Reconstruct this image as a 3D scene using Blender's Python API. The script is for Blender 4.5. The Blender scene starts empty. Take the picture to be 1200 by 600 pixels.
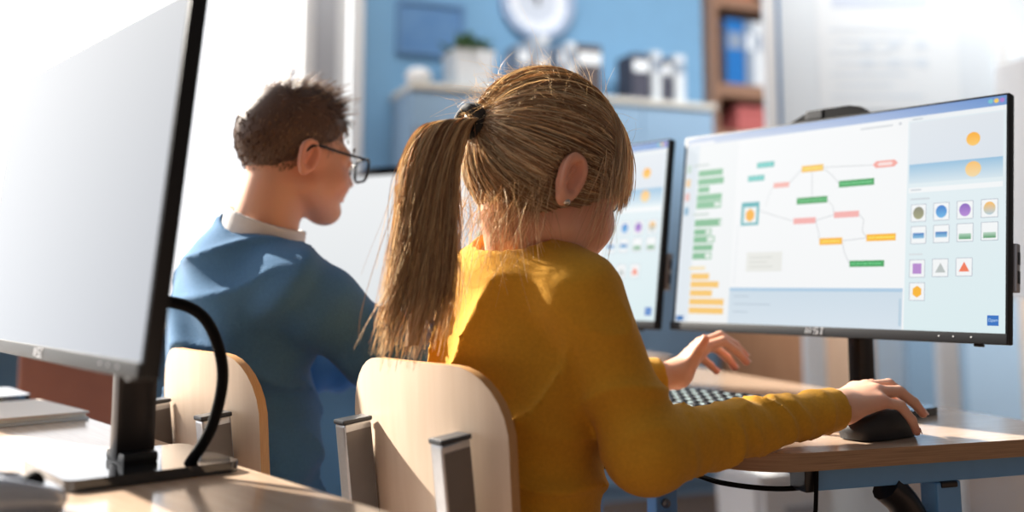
import bpy, bmesh, math, random
import numpy as np
from mathutils import Vector, Matrix
random.seed(7)
RNG = np.random.default_rng(11)
PI = math.pi
S = bpy.context.scene
COL = S.collection

# ------------------------------------------------------------------ camera, sky, sun, exposure
# the camera is the origin of the place; the floor lies 0.90 m below it
FLOOR = -0.90
DESK = -0.19
cam_d = bpy.data.cameras.new('camera')
cam = bpy.data.objects.new('camera', cam_d)
COL.objects.link(cam)
cam.location = (0, 0, 0)
cam.rotation_euler = (PI / 2 + 0.1128, 0, 0)
cam_d.sensor_width = 36.0
cam_d.lens = 34.99
cam_d.shift_y = -100 / 1200.0
cam_d.clip_start = 0.05
cam_d.dof.use_dof = True
cam_d.dof.focus_distance = 1.17
cam_d.dof.aperture_fstop = 1.8
S.camera = cam

S.view_settings.view_transform = 'Standard'
S.view_settings.look = 'None'
S.view_settings.gamma = 1.0
S.view_settings.exposure = 0.0
S.view_settings.use_curve_mapping = False
try:
    S.cycles.use_denoising = True
    S.cycles.max_bounces = 8
    S.cycles.sample_clamp_indirect = 6.0
except Exception:
    pass

# bright hazy daylight on the window side, dimmer room light on the other side
WORLD = bpy.data.worlds.new('daylight'); S.world = WORLD
WORLD.use_nodes = True
wn = WORLD.node_tree.nodes; wl = WORLD.node_tree.links
wn.clear()
w_out = wn.new('ShaderNodeOutputWorld'); w_bg = wn.new('ShaderNodeBackground')
w_tc = wn.new('ShaderNodeTexCoord'); w_dot = wn.new('ShaderNodeVectorMath'); w_dot.operation = 'DOT_PRODUCT'
w_nrm = wn.new('ShaderNodeVectorMath'); w_nrm.operation = 'NORMALIZE'
w_ramp = wn.new('ShaderNodeValToRGB')
wdir = Vector((-0.80, 0.56, 0.22)).normalized()
w_dot.inputs[1].default_value = wdir
w_map = wn.new('ShaderNodeMapRange'); w_map.inputs[1].default_value = -1; w_map.inputs[2].default_value = 1
wl.new(w_tc.outputs['Generated'], w_nrm.inputs[0]); wl.new(w_nrm.outputs[0], w_dot.inputs[0])
wl.new(w_dot.outputs['Value'], w_map.inputs[0]); wl.new(w_map.outputs[0], w_ramp.inputs[0])
cr = w_ramp.color_ramp
cr.elements[0].position = 0.0; cr.elements[0].color = (0.04, 0.038, 0.036, 1)
cr.elements[1].position = 1.0; cr.elements[1].color = (1.0, 1.0, 1.0, 1)
e_ = cr.elements.new(0.45); e_.color = (0.060, 0.060, 0.062, 1)
e_ = cr.elements.new(0.70); e_.color = (0.22, 0.225, 0.235, 1)
e_ = cr.elements.new(0.86); e_.color = (0.70, 0.71, 0.74, 1)
wl.new(w_ramp.outputs[0], w_bg.inputs[0]); w_bg.inputs[1].default_value = 2.5
wl.new(w_bg.outputs[0], w_out.inputs[0])

SUN_TO = Vector((-0.72, 0.50, 0.52)).normalized()      # direction towards the sun
sun_d = bpy.data.lights.new('sun', 'SUN'); sun_d.energy = 19.0; sun_d.angle = math.radians(1.6)
sun_d.color = (1.0, 0.93, 0.82)
sun = bpy.data.objects.new('sun', sun_d); COL.objects.link(sun)
sun.rotation_euler = (-SUN_TO).to_track_quat('-Z', 'Y').to_euler()

# fill lights without fixtures, added to brighten the back of the room
BACK_FILLS = [(-0.1, 2.8, 2.25, 10.0), (1.45, 2.42, 2.25, 29.0), (2.9, 3.1, 2.25, 27.0)]
for q_ in BACK_FILLS:
    a_ = bpy.data.lights.new('back_fill_light', 'AREA'); a_.shape = 'RECTANGLE'; a_.size = 1.2; a_.size_y = 0.3; a_.energy = q_[3]; a_.color = (1.0, 0.97, 0.93)
    o_ = bpy.data.objects.new('back_fill_light', a_); COL.objects.link(o_); o_.location = (q_[0], q_[1], q_[2] - 0.03)
    a_.spread = math.radians(95); o_.rotation_euler = Vector((0.10, 0.80, -0.60)).to_track_quat('-Z', 'Y').to_euler()

# ------------------------------------------------------------------ directions of the place
TH = 0.7035
B = np.array([math.cos(TH), math.sin(TH), 0.0])        # the way the pupils look
R = np.array([math.sin(TH), -math.cos(TH), 0.0])       # to their right
ROT = TH - PI / 2                                      # x = their right, y = forward
def wp(w, b, z=0.0):                                   # w = distance to their left, b = forward
    p = -R * w + B * b
    return (p[0], p[1], z)

# ------------------------------------------------------------------ colours and materials
def lin(c):
    return tuple(((v / 255.0) / 12.92 if v <= 10 else (((v / 255.0) + 0.055) / 1.055) ** 2.4) for v in c)

def mat(name, rgb, rough=0.5, metal=0.0, spec=0.5, noise=0.0, scale=40.0, bump=0.0, bscale=200.0, coat=0.0,
        sss=0.0, sheen=0.0, attr=None, stretch=None, rgb2=None, trans=0.0):
    m = bpy.data.materials.new(name); m.use_nodes = True
    nt = m.node_tree; n = nt.nodes; l = nt.links
    p = n['Principled BSDF']
    c = lin(rgb) if max(rgb) > 1.001 else rgb
    p.inputs['Base Color'].default_value = (*c, 1)
    p.inputs['Roughness'].default_value = rough
    p.inputs['Metallic'].default_value = metal
    p.inputs['Specular IOR Level'].default_value = spec
    if coat: p.inputs['Coat Weight'].default_value = coat; p.inputs['Coat Roughness'].default_value = 0.12
    if sheen:
        p.inputs['Sheen Weight'].default_value = sheen; p.inputs['Sheen Roughness'].default_value = 0.5
    if sss:
        p.inputs['Subsurface Weight'].default_value = sss
        p.inputs['Subsurface Radius'].default_value = (1.0, 0.35, 0.2)
        p.inputs['Subsurface Scale'].default_value = 0.006
    if trans: p.inputs['Transmission Weight'].default_value = trans
    tc = n.new('ShaderNodeTexCoord'); mp = n.new('ShaderNodeMapping')
    l.new(tc.outputs['Object'], mp.inputs[0])
    if stretch: mp.inputs['Scale'].default_value = stretch
    if noise or rgb2:
        nz = n.new('ShaderNodeTexNoise'); nz.inputs['Scale'].default_value = scale; nz.inputs['Detail'].default_value = 5
        l.new(mp.outputs[0], nz.inputs['Vector'])
        rp = n.new('ShaderNodeValToRGB')
        c2 = (lin(rgb2) if rgb2 and max(rgb2) > 1.001 else rgb2) or tuple(min(1, v * (1 + noise)) for v in c)
        c1 = c if rgb2 else tuple(v * (1 - noise) for v in c)
        rp.color_ramp.elements[0].color = (*c1, 1); rp.color_ramp.elements[0].position = 0.3
        rp.color_ramp.elements[1].color = (*c2, 1); rp.color_ramp.elements[1].position = 0.7
        l.new(nz.outputs['Fac'], rp.inputs[0]); l.new(rp.outputs[0], p.inputs['Base Color'])
    if attr:
        at = n.new('ShaderNodeAttribute'); at.attribute_name = attr
        l.new(at.outputs['Color'], p.inputs['Base Color'])
    if bump:
        nb = n.new('ShaderNodeTexNoise'); nb.inputs['Scale'].default_value = bscale; nb.inputs['Detail'].default_value = 4
        l.new(mp.outputs[0], nb.inputs['Vector'])
        bp = n.new('ShaderNodeBump'); bp.inputs['Strength'].default_value = bump; bp.inputs['Distance'].default_value = 0.002
        l.new(nb.outputs['Fac'], bp.inputs['Height']); l.new(bp.outputs[0], p.inputs['Normal'])
    return m

def emit_attr(name, strength=1.0, gloss=0.25):          # a lit screen showing a picture held in a colour attribute
    m = bpy.data.materials.new(name); m.use_nodes = True
    n = m.node_tree.nodes; l = m.node_tree.links
    p = n['Principled BSDF']
    at = n.new('ShaderNodeAttribute'); at.attribute_name = 'picture'
    p.inputs['Base Color'].default_value = (0.012, 0.012, 0.014, 1)
    p.inputs['Roughness'].default_value = gloss
    p.inputs['Specular IOR Level'].default_value = 0.5 if gloss < 0.2 else 0.18
    l.new(at.outputs['Color'], p.inputs['Emission Color']); p.inputs['Emission Strength'].default_value = strength
    return m

def glass(name, tint=(1, 1, 1), amount=0.06):
    m = bpy.data.materials.new(name); m.use_nodes = True
    n = m.node_tree.nodes; l = m.node_tree.links; n.clear()
    o = n.new('ShaderNodeOutputMaterial'); t = n.new('ShaderNodeBsdfTransparent'); g = n.new('ShaderNodeBsdfGlossy')
    t.inputs[0].default_value = (*tint, 1); g.inputs['Roughness'].default_value = 0.02
    mx = n.new('ShaderNodeMixShader'); mx.inputs[0].default_value = amount
    l.new(t.outputs[0], mx.inputs[1]); l.new(g.outputs[0], mx.inputs[2]); l.new(mx.outputs[0], o.inputs[0])
    return m

M = dict(
    wall=mat('blue wall paint', (112, 158, 196), 0.8, noise=0.03, scale=6),
    cupboard=mat('pale blue lacquer', (140, 172, 202), 0.6, noise=0.02, scale=5),
    paleblue=mat('light blue lacquer', (176, 205, 232), 0.6, noise=0.02, scale=5),
    cream=mat('cream board', (214, 214, 208), 0.6, noise=0.03, scale=8),
    peach=mat('pale birch board', (232, 214, 198), 0.55, noise=0.04, scale=6, stretch=(1, 1, 8)),
    brownwood=mat('beech veneer', (176, 128, 96), 0.55, rgb2=(194, 148, 114), scale=9, stretch=(6, 6, 0.6)),
    palewood=mat('pale beech veneer', (206, 170, 142), 0.55, rgb2=(218, 186, 160), scale=9, stretch=(6, 6, 0.6)),
    shelfdark=mat('brown shelf board', (128, 98, 80), 0.6, rgb2=(146, 112, 92), scale=9, stretch=(6, 6, 0.6)),
    floor=mat('warm floor planks', (104, 84, 70), 0.45, rgb2=(120, 98, 82), scale=3, stretch=(1, 9, 1)),
    white=mat('white plastic', (236, 238, 240), 0.4, noise=0.01),
    whitepaint=mat('white painted metal', (236, 240, 244), 0.35, noise=0.01),
    winframe=mat('white window frame', (226, 230, 234), 0.4, noise=0.01),
    mullion=mat('grey aluminium', (176, 180, 188), 0.4, 0.3, noise=0.02),
    glass=glass('window glass'),
    board=mat('whiteboard enamel', (226, 236, 245), 0.25, noise=0.01, scale=3),
    paper=mat('printed sheet', (230, 238, 245), 0.7, noise=0.015, scale=6),
    print=mat('pale blue print', (204, 216, 234), 0.7, noise=0.02),
    print2=mat('faint blue print', (216, 228, 240), 0.7, noise=0.02),
    picture=mat('blue picture', (70, 116, 168), 0.6, rgb2=(88, 132, 178), scale=9),
    picframe=mat('steel blue frame', (84, 126, 170), 0.5, noise=0.02),
    clockface=mat('clock face', (196, 206, 222), 0.5, noise=0.02), clockrim=mat('silver blue rim', (150, 168, 196), 0.35, 0.3, noise=0.02),
    clockring=mat('white chapter ring', (226, 232, 242), 0.5, noise=0.02),
    ink=mat('dark ink', (36, 40, 48), 0.5, noise=0.05),
    leaf=mat('green leaf', (70, 104, 70), 0.5, rgb2=(96, 128, 84), scale=60), soil=mat('soil', (60, 48, 40), 0.9, noise=0.2),
    pot=mat('white pot', (214, 220, 226), 0.45, noise=0.02),
    bookwhite=mat('white book cover', (206, 214, 222), 0.6, noise=0.02), bookdark=mat('dark book cover', (66, 68, 84), 0.6, noise=0.05),
    bookbrown=mat('brown book cover', (78, 72, 76), 0.6, noise=0.05), bookgrey=mat('grey book cover', (128, 144, 166), 0.6, noise=0.03),
    bookblue=mat('blue binder cover', (18, 104, 178), 0.5, noise=0.03), bookred=mat('red book cover', (172, 92, 92), 0.6, noise=0.04),
    pages=mat('book pages', (226, 222, 210), 0.8, noise=0.05, scale=300),
    deskwood=mat('beech laminate top', (180, 154, 132), 0.15, spec=0.7, rgb2=(196, 172, 150), scale=14, stretch=(0.7, 9, 9)),
    deskedge=mat('brown layered edge', (134, 102, 74), 0.4, rgb2=(166, 128, 94), scale=60, stretch=(0.25, 0.25, 9)),
    bluesteel=mat('blue powder coated steel', (92, 146, 196), 0.38, noise=0.03, spec=0.5),
    darksteel=mat('dark steel tube', (44, 42, 44), 0.28, 0.6, noise=0.05), black=mat('black plastic', (22, 23, 26), 0.35, noise=0.08),
    blackgloss=mat('glossy black', (16, 17, 20), 0.08, spec=0.6, coat=0.6, noise=0.05),
    blackmatte=mat('matte black', (26, 26, 30), 0.55, noise=0.08, bump=0.15, bscale=900),
    bezel=mat('charcoal bezel', (40, 41, 44), 0.5, spec=0.2, noise=0.04), housing=mat('black housing', (26, 27, 30), 0.45, spec=0.25, noise=0.06),
    silverback=mat('silver housing', (172, 172, 178), 0.35, 0.5, noise=0.03),
    alu=mat('brushed aluminium', (196, 198, 202), 0.3, 0.85, noise=0.04, scale=200),
    capdark=mat('dark end cap', (60, 62, 66), 0.35, 0.2, noise=0.05),
    tube=mat('bracket shade grey', (118, 112, 108), 0.35, 0.35, noise=0.04),  # darker tone for the painted shade on the chair brackets
    ply=mat('beech plywood', (222, 198, 174), 0.42, rgb2=(230, 208, 186), scale=8, stretch=(9, 9, 0.5)),
    plyedge=mat('plywood edge', (196, 150, 98), 0.5, rgb2=(176, 128, 78), scale=120, stretch=(0.3, 9, 0.3)),
    brick=mat('rust brown upholstery', (156, 100, 80), 0.7, rgb2=(172, 112, 88), scale=9, bump=0.1),
    logo=mat('silver logo', (190, 192, 196), 0.4, 0.3, noise=0.02), keylegend=mat('pale key legend', (170, 196, 200), 0.5, noise=0.02),
    rubber=mat('black rubber', (14, 14, 16), 0.7, spec=0.08, noise=0.08), screw=mat('steel screw', (120, 124, 130), 0.3, 0.9, noise=0.03),
    reflectgrey=mat('painted reflection grey', (150, 156, 168), 0.12, spec=0.6, coat=0.5, noise=0.03),  # pale colour stands in for a window reflection
    screen=emit_attr('lit screen', 0.93, 0.3),
    screendim=emit_attr('dim glossy screen', 1.0, 0.16),
)

# ------------------------------------------------------------------ mesh builder
class MB:
    def __init__(s): s.v = []; s.f = []; s.m = []
    def add(s, v, f, mi=0):
        o = len(s.v); s.v += [tuple(map(float, p)) for p in v]
        s.f += [tuple(i + o for i in q) for q in f]; s.m += [mi] * len(f); return s
    def bm(s, bm, mi=0):
        bm.verts.index_update()
        s.add([v.co[:] for v in bm.verts], [[v.index for v in f.verts] for f in bm.faces], mi); bm.free(); return s
    def box(s, c, d, bev=0.0, rot=None, mi=0, seg=2):
        bm = bmesh.new(); bmesh.ops.create_cube(bm, size=1)
        bmesh.ops.scale(bm, vec=d, verts=bm.verts)
        if bev: bmesh.ops.bevel(bm, geom=bm.edges[:], offset=bev, segments=seg, profile=0.6, affect='EDGES')
        if rot is not None: bmesh.ops.rotate(bm, matrix=rot, verts=bm.verts)
        bmesh.ops.translate(bm, vec=c, verts=bm.verts); return s.bm(bm, mi)
    def span(s, a, b, bev=0.0, mi=0):                    # box between two corners
        return s.box([(p + q) / 2 for p, q in zip(a, b)], [abs(q - p) for p, q in zip(a, b)], bev, None, mi)
    def beam(s, a, b, w, h, bev=0.0, up=(0, 0, 1), mi=0):
        a = Vector(a); b = Vector(b); d = b - a; y = d.normalized(); u = Vector(up)
        if abs(y.dot(u)) > 0.98: u = Vector((1, 0, 0))
        x = y.cross(u).normalized(); z = x.cross(y)
        return s.box((a + b) / 2, (w, d.length, h), bev, Matrix((x, y, z)).transposed(), mi)
    def prism(s, pts, z0, z1, mi=0, axis='z', bev=0.0, mi_side=None):
        n = len(pts)
        def q(p, z): return (p[0], p[1], z) if axis == 'z' else ((p[0], z, p[1]) if axis == 'y' else (z, p[0], p[1]))
        v = [q(p, z0) for p in pts] + [q(p, z1) for p in pts]
        s.add(v, [tuple(range(n)), tuple(range(2 * n - 1, n - 1, -1))], mi)
        o = len(s.v) - 2 * n
        for i in range(n):
            j = (i + 1) % n; s.f.append((o + i, o + n + i, o + n + j, o + j)); s.m.append(mi if mi_side is None else mi_side)
        return s
    def tube(s, path, r, n=10, mi=0, caps=True):
        P = [Vector(p) for p in path]; k = len(P); rr = r if hasattr(r, '__len__') else [r] * k
        T = [(P[min(i + 1, k - 1)] - P[max(i - 1, 0)]).normalized() for i in range(k)]
        N = T[0].orthogonal().normalized(); v = []
        for i in range(k):
            N = (N - T[i] * N.dot(T[i])).normalized(); Bn = T[i].cross(N)
            v += [P[i] + (N * math.cos(2 * PI * j / n) + Bn * math.sin(2 * PI * j / n)) * rr[i] for j in range(n)]
        f = [(i * n + j, i * n + (j + 1) % n, (i + 1) * n + (j + 1) % n, (i + 1) * n + j) for i in range(k - 1) for j in range(n)]
        if caps: f += [tuple(range(n - 1, -1, -1)), tuple(range((k - 1) * n, k * n))]
        return s.add(v, f, mi)
    def lathe(s, prof, c=(0, 0, 0), n=32, mi=0, axis='z', caps=True):
        v = []
        for r, h in prof:
            for j in range(n):
                a = 2 * PI * j / n; x, y = r * math.cos(a), r * math.sin(a)
                p = (x, y, h) if axis == 'z' else ((x, h, y) if axis == 'y' else (h, x, y))
                v.append((p[0] + c[0], p[1] + c[1], p[2] + c[2]))
        k = len(prof)
        f = [(i * n + j, i * n + (j + 1) % n, (i + 1) * n + (j + 1) % n, (i + 1) * n + j) for i in range(k - 1) for j in range(n)]
        if caps: f += [tuple(range(n - 1, -1, -1)), tuple(range((k - 1) * n, k * n))]
        return s.add(v, f, mi)
    def build(s, name, mats, parent=None, smooth=None, loc=None, rotz=0.0):
        me = bpy.data.meshes.new(name); me.from_pydata(s.v, [], s.f)
        mats = mats if isinstance(mats, (list, tuple)) else [mats]
        for m_ in mats: me.materials.append(m_)
        me.polygons.foreach_set('material_index', s.m)
        bm = bmesh.new(); bm.from_mesh(me); bmesh.ops.recalc_face_normals(bm, faces=bm.faces); bm.to_mesh(me); bm.free()
        if smooth is not None:
            me.polygons.foreach_set('use_smooth', [True] * len(me.polygons)); me.set_sharp_from_angle(angle=math.radians(smooth))
        me.update()
        o = bpy.data.objects.new(name, me); COL.objects.link(o)
        if parent: o.parent = parent
        if loc is not None: o.location = loc
        o.rotation_euler.z = rotz
        return o

def tag(o, label=None, cat=None, group=None, kind=None):
    if label: o['label'] = label
    if cat: o['category'] = cat
    if group: o['group'] = group
    if kind: o['kind'] = kind
    return o

def thing(name, label, cat, loc=(0, 0, 0), rotz=0.0, group=None):
    o = bpy.data.objects.new(name, None); COL.objects.link(o); o.empty_display_size = 0.05
    o.location = loc; o.rotation_euler.z = rotz
    return tag(o, label, cat, group)

def dup(root, loc=None, rotz=None, label=None, group=None):
    r_ = root.copy(); COL.objects.link(r_)
    if loc is not None: r_.location = loc
    if rotz is not None: r_.rotation_euler = (0, 0, rotz)
    if label: r_['label'] = label
    if group: r_['group'] = group
    for ch in list(root.children):
        c_ = ch.copy(); COL.objects.link(c_); c_.parent = r_
        for g in list(ch.children):
            d_ = g.copy(); COL.objects.link(d_); d_.parent = c_
    return r_

def curve(pts, n=12):                                    # Catmull-Rom through points
    P = [np.array(p, float) for p in pts]; P = [2 * P[0] - P[1]] + P + [2 * P[-1] - P[-2]]; out = []
    for i in range(1, len(P) - 2):
        for k in range(n):
            t = k / n
            out.append(0.5 * ((2 * P[i]) + (P[i + 1] - P[i - 1]) * t + (2 * P[i - 1] - 5 * P[i] + 4 * P[i + 1] - P[i + 2]) * t * t + (3 * P[i] - P[i - 1] - 3 * P[i + 1] + P[i + 2]) * t ** 3))
    out.append(P[-2]); return out

def rrect(x0, y0, x1, y1, r, n=8):                       # rounded rectangle outline, r = radii (bl, br, tr, tl)
    rs = r if hasattr(r, '__len__') else (r,) * 4; out = []
    for (cx, cy, a0, q) in ((x0, y0, PI, 0), (x1, y0, 1.5 * PI, 1), (x1, y1, 0, 2), (x0, y1, PI / 2, 3)):
        rad = rs[q]; ox = cx + rad if cx == x0 else cx - rad; oy = cy + rad if cy == y0 else cy - rad
        for k in range(n + 1):
            a = a0 + (PI / 2) * k / n; out.append((ox + rad * math.cos(a), oy + rad * math.sin(a)))
    return out

# ------------------------------------------------------------------ the room
BE = np.array([0.9285, 0.3713, 0.0]); BM = np.array([-0.3713, 0.9285, 0.0]); BO = np.array([-0.442, 3.9, 0.0])
BROT = math.atan2(BE[1], BE[0])
BLOC = (BO[0], BO[1], 0.0)                               # back-of-room frame: x along the wall, y away from us
TOP = 2.65                                                # ceiling height seen from the camera

MB().span((-9, -6, FLOOR - 0.05), (9, 9, FLOOR)).build('floor', M['floor'], smooth=None)['kind'] = 'structure'
WK = 0.32
w = MB()
w.span((-0.075, WK, FLOOR), (1.612, WK + 0.12, TOP)); w.span((2.763, WK, FLOOR), (6.0, WK + 0.12, TOP)); w.span((1.612, WK, 2.0), (2.763, WK + 0.12, TOP)); w.span((-2.40, WK, FLOOR), (-0.075, WK + 0.12, -0.15))
w.span((-2.40, WK, 2.5), (-0.075, WK + 0.12, TOP))
tag(w.build('wall_back', M['wall'], loc=BLOC, rotz=BROT), kind='structure')

def window(name, x0, x1, z0, z1):
    root = thing(name, None, None, BLOC, BROT); tag(root, kind='structure')
    f = MB(); t = 0.05
    for a, b in (((x0, z0), (x1, z0 + t)), ((x0, z1 - t), (x1, z1)), ((x0, z0 + t), (x0 + t, z1 - t)), ((x1 - t, z0 + t), (x1, z1 - t))):
        f.span((a[0], WK - 0.01, a[1]), (b[0], WK + 0.07, b[1]), 0.004)
    o = f.build('window_frame', M['winframe'], root); tag(o, kind='structure')
    g = MB().span((x0 + t, WK + 0.03, z0 + t), (x1 - t, WK + 0.036, z1 - t)).build('window_pane', M['glass'], root); tag(g, kind='structure')
    return root
window('window_1', -0.20, -0.08, -0.15, 2.5)
window('window_2', -1.72, -0.29, -0.15, 2.5)
window('window_3', -2.40, -1.80, -0.15, 2.5)
for k, (x0, x1) in enumerate(((-0.29, -0.20), (-1.80, -1.72))):
    o = MB().span((x0, WK - 0.03, -0.15), (x1, WK + 0.1, 2.5), 0.006).build('trim_%d' % (k + 1), M['mullion'], loc=BLOC, rotz=BROT); tag(o, kind='structure')
o = MB().span((-2.40, WK - 0.16, -0.18), (-0.08, WK + 0.02, -0.15), 0.006).build('trim_3', M['winframe'], loc=BLOC, rotz=BROT); tag(o, kind='structure')
o = MB().span((-0.075, WK - 0.015, FLOOR), (1.60, WK, FLOOR + 0.08), 0.004).span((2.775, WK - 0.015, FLOOR), (6.0, WK, FLOOR + 0.08), 0.004).build('baseboard_back', M['winframe'], loc=BLOC, rotz=BROT); tag(o, kind='structure')

def bth(name, label, cat, x, y, z, group=None):          # a thing at a spot of the back-of-room frame
    p = BO + BE * x + BM * y
    return thing(name, label, cat, (p[0], p[1], z), BROT, group)

# cupboards under the long cream ledge
CH = 0.775 - FLOOR
for i, (x0, x1, lab) in enumerate(((0.045, 0.72, 'pale blue cupboard at the left end under the cream ledge, behind the boy'),
                                   (0.725, 1.46, 'pale blue cupboard under the cream ledge, beside the wooden bookcase'))):
    c = bth('cupboard', lab, 'cupboard', x0, 0.0, FLOOR, 'pale blue cupboards along the back wall'); W_ = x1 - x0
    MB().span((0, 0.02, 0), (W_, 0.30, CH)).build('body', M['cupboard'], c)
    for a, b in ((0.004, W_ / 2 - 0.002), (W_ / 2 + 0.002, W_ - 0.004)):
        d = MB().span((a, 0, 0.06), (b, 0.02, CH - 0.004), 0.003).build('door', M['cupboard'], c)
        hx = b - 0.04 if a < 0.1 else a + 0.04
        MB().tube(curve([(hx, 0.002, CH * 0.62), (hx, -0.028, CH * 0.62 + 0.01), (hx, -0.028, CH * 0.62 + 0.11), (hx, 0.002, CH * 0.62 + 0.12)], 5), 0.005, 8).build('handle', M['alu'], d, 40)
c = bth('ledge', 'long cream ledge board lying across the pale blue cupboards', 'shelf', 0.68, 0.15, 0.775)
MB().span((-0.64, -0.165, 0), (0.785, 0.165, 0.028), 0.004).build('board', M['cream'], c)
MB().span((-0.64, -0.168, 0.004), (0.785, -0.1655, 0.024), 0.001).build('edge_strip', M['cream'], c)
LZ = 0.804
c = bth('notice', 'grey notice sheet taped to the cupboard door beneath the round white object', 'notice', 0.14, -0.005, 0.47)
MB().span((-0.09, -0.003, 0), (0.09, 0.003, 0.15)).build('sheet', M['bookgrey'], c)
MB().span((-0.075, -0.005, 0.015), (0.075, -0.0032, 0.13)).build('print_area', M['print'], c)

# on the ledge
c = bth('white_object', 'small round white object on the left end of the ledge', 'lamp', 0.09, 0.06, LZ)
MB().lathe([(0.001, 0.0), (0.030, 0.0), (0.048, 0.014), (0.055, 0.035), (0.046, 0.056), (0.026, 0.068), (0.001, 0.071)], n=28, caps=False).build('shade', M['white'], c, 60)  # plain rounded white body, gives no light of its own
MB().lathe([(0.032, -0.0), (0.036, 0.004), (0.036, 0.009), (0.030, 0.011)], n=24).build('base', M['bezel'], c, 40)
c = bth('potted_plant', 'low leafy green plant in a square white pot on the ledge', 'plant', 0.325, 0.12, LZ)
p = MB(); bm = bmesh.new(); bmesh.ops.create_cube(bm, size=1)
for v_ in bm.verts:
    k = 0.090 if v_.co.z > 0 else 0.076
    v_.co = Vector((math.copysign(k, v_.co.x), math.copysign(k, v_.co.y), 0.165 if v_.co.z > 0 else 0))
top = [f for f in bm.faces if f.normal.z > 0.9]
r_ = bmesh.ops.inset_region(bm, faces=top, thickness=0.009)
bmesh.ops.translate(bm, vec=(0, 0, -0.02), verts=list({v_ for f in top for v_ in f.verts}))
bmesh.ops.bevel(bm, geom=bm.edges[:], offset=0.004, segments=2, affect='EDGES'); p.bm(bm)
p.build('pot', M['pot'], c, 40)
MB().span((-0.078, -0.078, 0.135), (0.078, 0.078, 0.150), 0.005).build('soil', M['soil'], c)
lf = MB()
for k in range(130):
    a = random.uniform(0, 2 * PI); el = random.uniform(0.15, 1.3); L_ = random.uniform(0.06, 0.12); bx = random.uniform(-0.06, 0.06); by = random.uniform(-0.06, 0.06)
    d_ = Vector((math.cos(a) * math.cos(el), math.sin(a) * math.cos(el), math.sin(el))); s_ = d_.cross(Vector((0, 0, 1))).normalized()
    b0 = Vector((bx, by, 0.148)); wd = random.uniform(0.010, 0.018)
    t_ = b0 + d_ * L_ * 0.55 + Vector((0, 0, 0.006)); e_ = b0 + d_ * L_ - Vector((0, 0, 0.012))
    lf.add([b0, t_ - s_ * wd, e_, t_ + s_ * wd, t_ + Vector((0, 0, 0.004))], [(0, 1, 4), (1, 2, 4), (2, 3, 4), (3, 0, 4)])
lf.build('foliage', M['leaf'], c)

def book(x, wd, h, y, mname, label, group, name='book', tilt=0.0):
    c = bth(name, label, 'book', x + wd / 2, y, LZ, group)
    s = MB(); dp = 0.15
    s.span((-wd / 2, -dp / 2, 0), (-wd / 2 + 0.003, dp / 2, h), 0.001); s.span((wd / 2 - 0.003, -dp / 2, 0), (wd / 2, dp / 2, h), 0.001)
    s.span((-wd / 2, -dp / 2 - 0.003, 0), (wd / 2, -dp / 2, h), 0.0012)
    s.build('cover', M[mname], c)
    MB().span((-wd / 2 + 0.003, -dp / 2, 0.004), (wd / 2 - 0.003, dp / 2 - 0.004, h - 0.004)).build('page_block', M['pages'], c)
    MB().span((-wd / 2 + 0.004, -dp / 2 - 0.0042, h * 0.62), (wd / 2 - 0.004, -dp / 2 - 0.003, h * 0.85)).build('spine_label', M['paper'] if mname in ('bookdark', 'bookbrown', 'bookgrey') else M['bookgrey'], c)
    return c
GB = 'books standing on the cream ledge'
book(0.515, 0.055, 0.205, 0.11, 'bookgrey', 'grey blue book leftmost of the upright books on the ledge', GB)
book(0.612, 0.052, 0.255, 0.12, 'bookwhite', 'white book standing under the wall clock, right of the leftmost grey book', GB)
book(0.710, 0.030, 0.22, 0.12, 'bookgrey', 'slim grey book between the white one below the clock and its neighbour', GB)
book(0.752, 0.040, 0.235, 0.12, 'bookwhite', 'white book touching the dark brown book on the ledge', GB)
book(0.800, 0.115, 0.232, 0.12, 'bookbrown', 'thick dark brown book above the girl on the ledge', GB)
book(1.070, 0.085, 0.215, 0.12, 'bookdark', 'dark navy book at the left of the right hand trio on the ledge', GB)
book(1.172, 0.042, 0.232, 0.12, 'bookwhite', 'white book between the navy book and the slate folder', GB)
book(1.222, 0.046, 0.205, 0.12, 'bookdark', 'slate folder between the two white books near the bookcase', GB)
book(1.288, 0.050, 0.225, 0.12, 'bookwhite', 'white book at the right end of the ledge by the bookcase', GB)

# clock and picture on the wall
c = bth('wall_clock', 'round wall clock with a pale face and a wide silver rim', 'clock', 0.722, WK - 0.001, 1.285)
def disc(r0, r1, y0, y1, mname, nm):
    MB().lathe([(r0, y0), (r1, y0), (r1, y1), (r0, y1), (r0, y0)] if r0 > 0 else [(0.0005, y0), (r1, y0), (r1, y1), (0.0005, y1)], n=56, axis='y', caps=False).build(nm, M[mname], c, 40)
disc(0.150, 0.182, 0.0, -0.040, 'clockrim', 'rim'); disc(0, 0.151, 0.0, -0.012, 'clockface', 'face'); disc(0.098, 0.149, -0.012, -0.014, 'clockring', 'chapter_ring')
for k in range(12):
    a = k * PI / 6; q = Vector((math.sin(a), 0, math.cos(a)))
    MB().beam(q * 0.122 + Vector((0, -0.016, 0)), q * 0.142 + Vector((0, -0.016, 0)), 0.006, 0.003, up=(0, 1, 0)).build('hour_mark', M['clockrim'], c)
MB().beam((0.012, -0.019, -0.018), (-0.05, -0.019, 0.07), 0.007, 0.002, up=(0, 1, 0)).build('hour_hand', M['ink'], c)
MB().beam((-0.008, -0.022, -0.02), (0.045, -0.022, 0.105), 0.005, 0.002, up=(0, 1, 0)).build('minute_hand', M['ink'], c)
c = bth('picture', 'blue picture in a steel blue frame on the wall left of the clock', 'picture', 0.215, WK - 0.001, 0.985)
f = MB()
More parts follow.
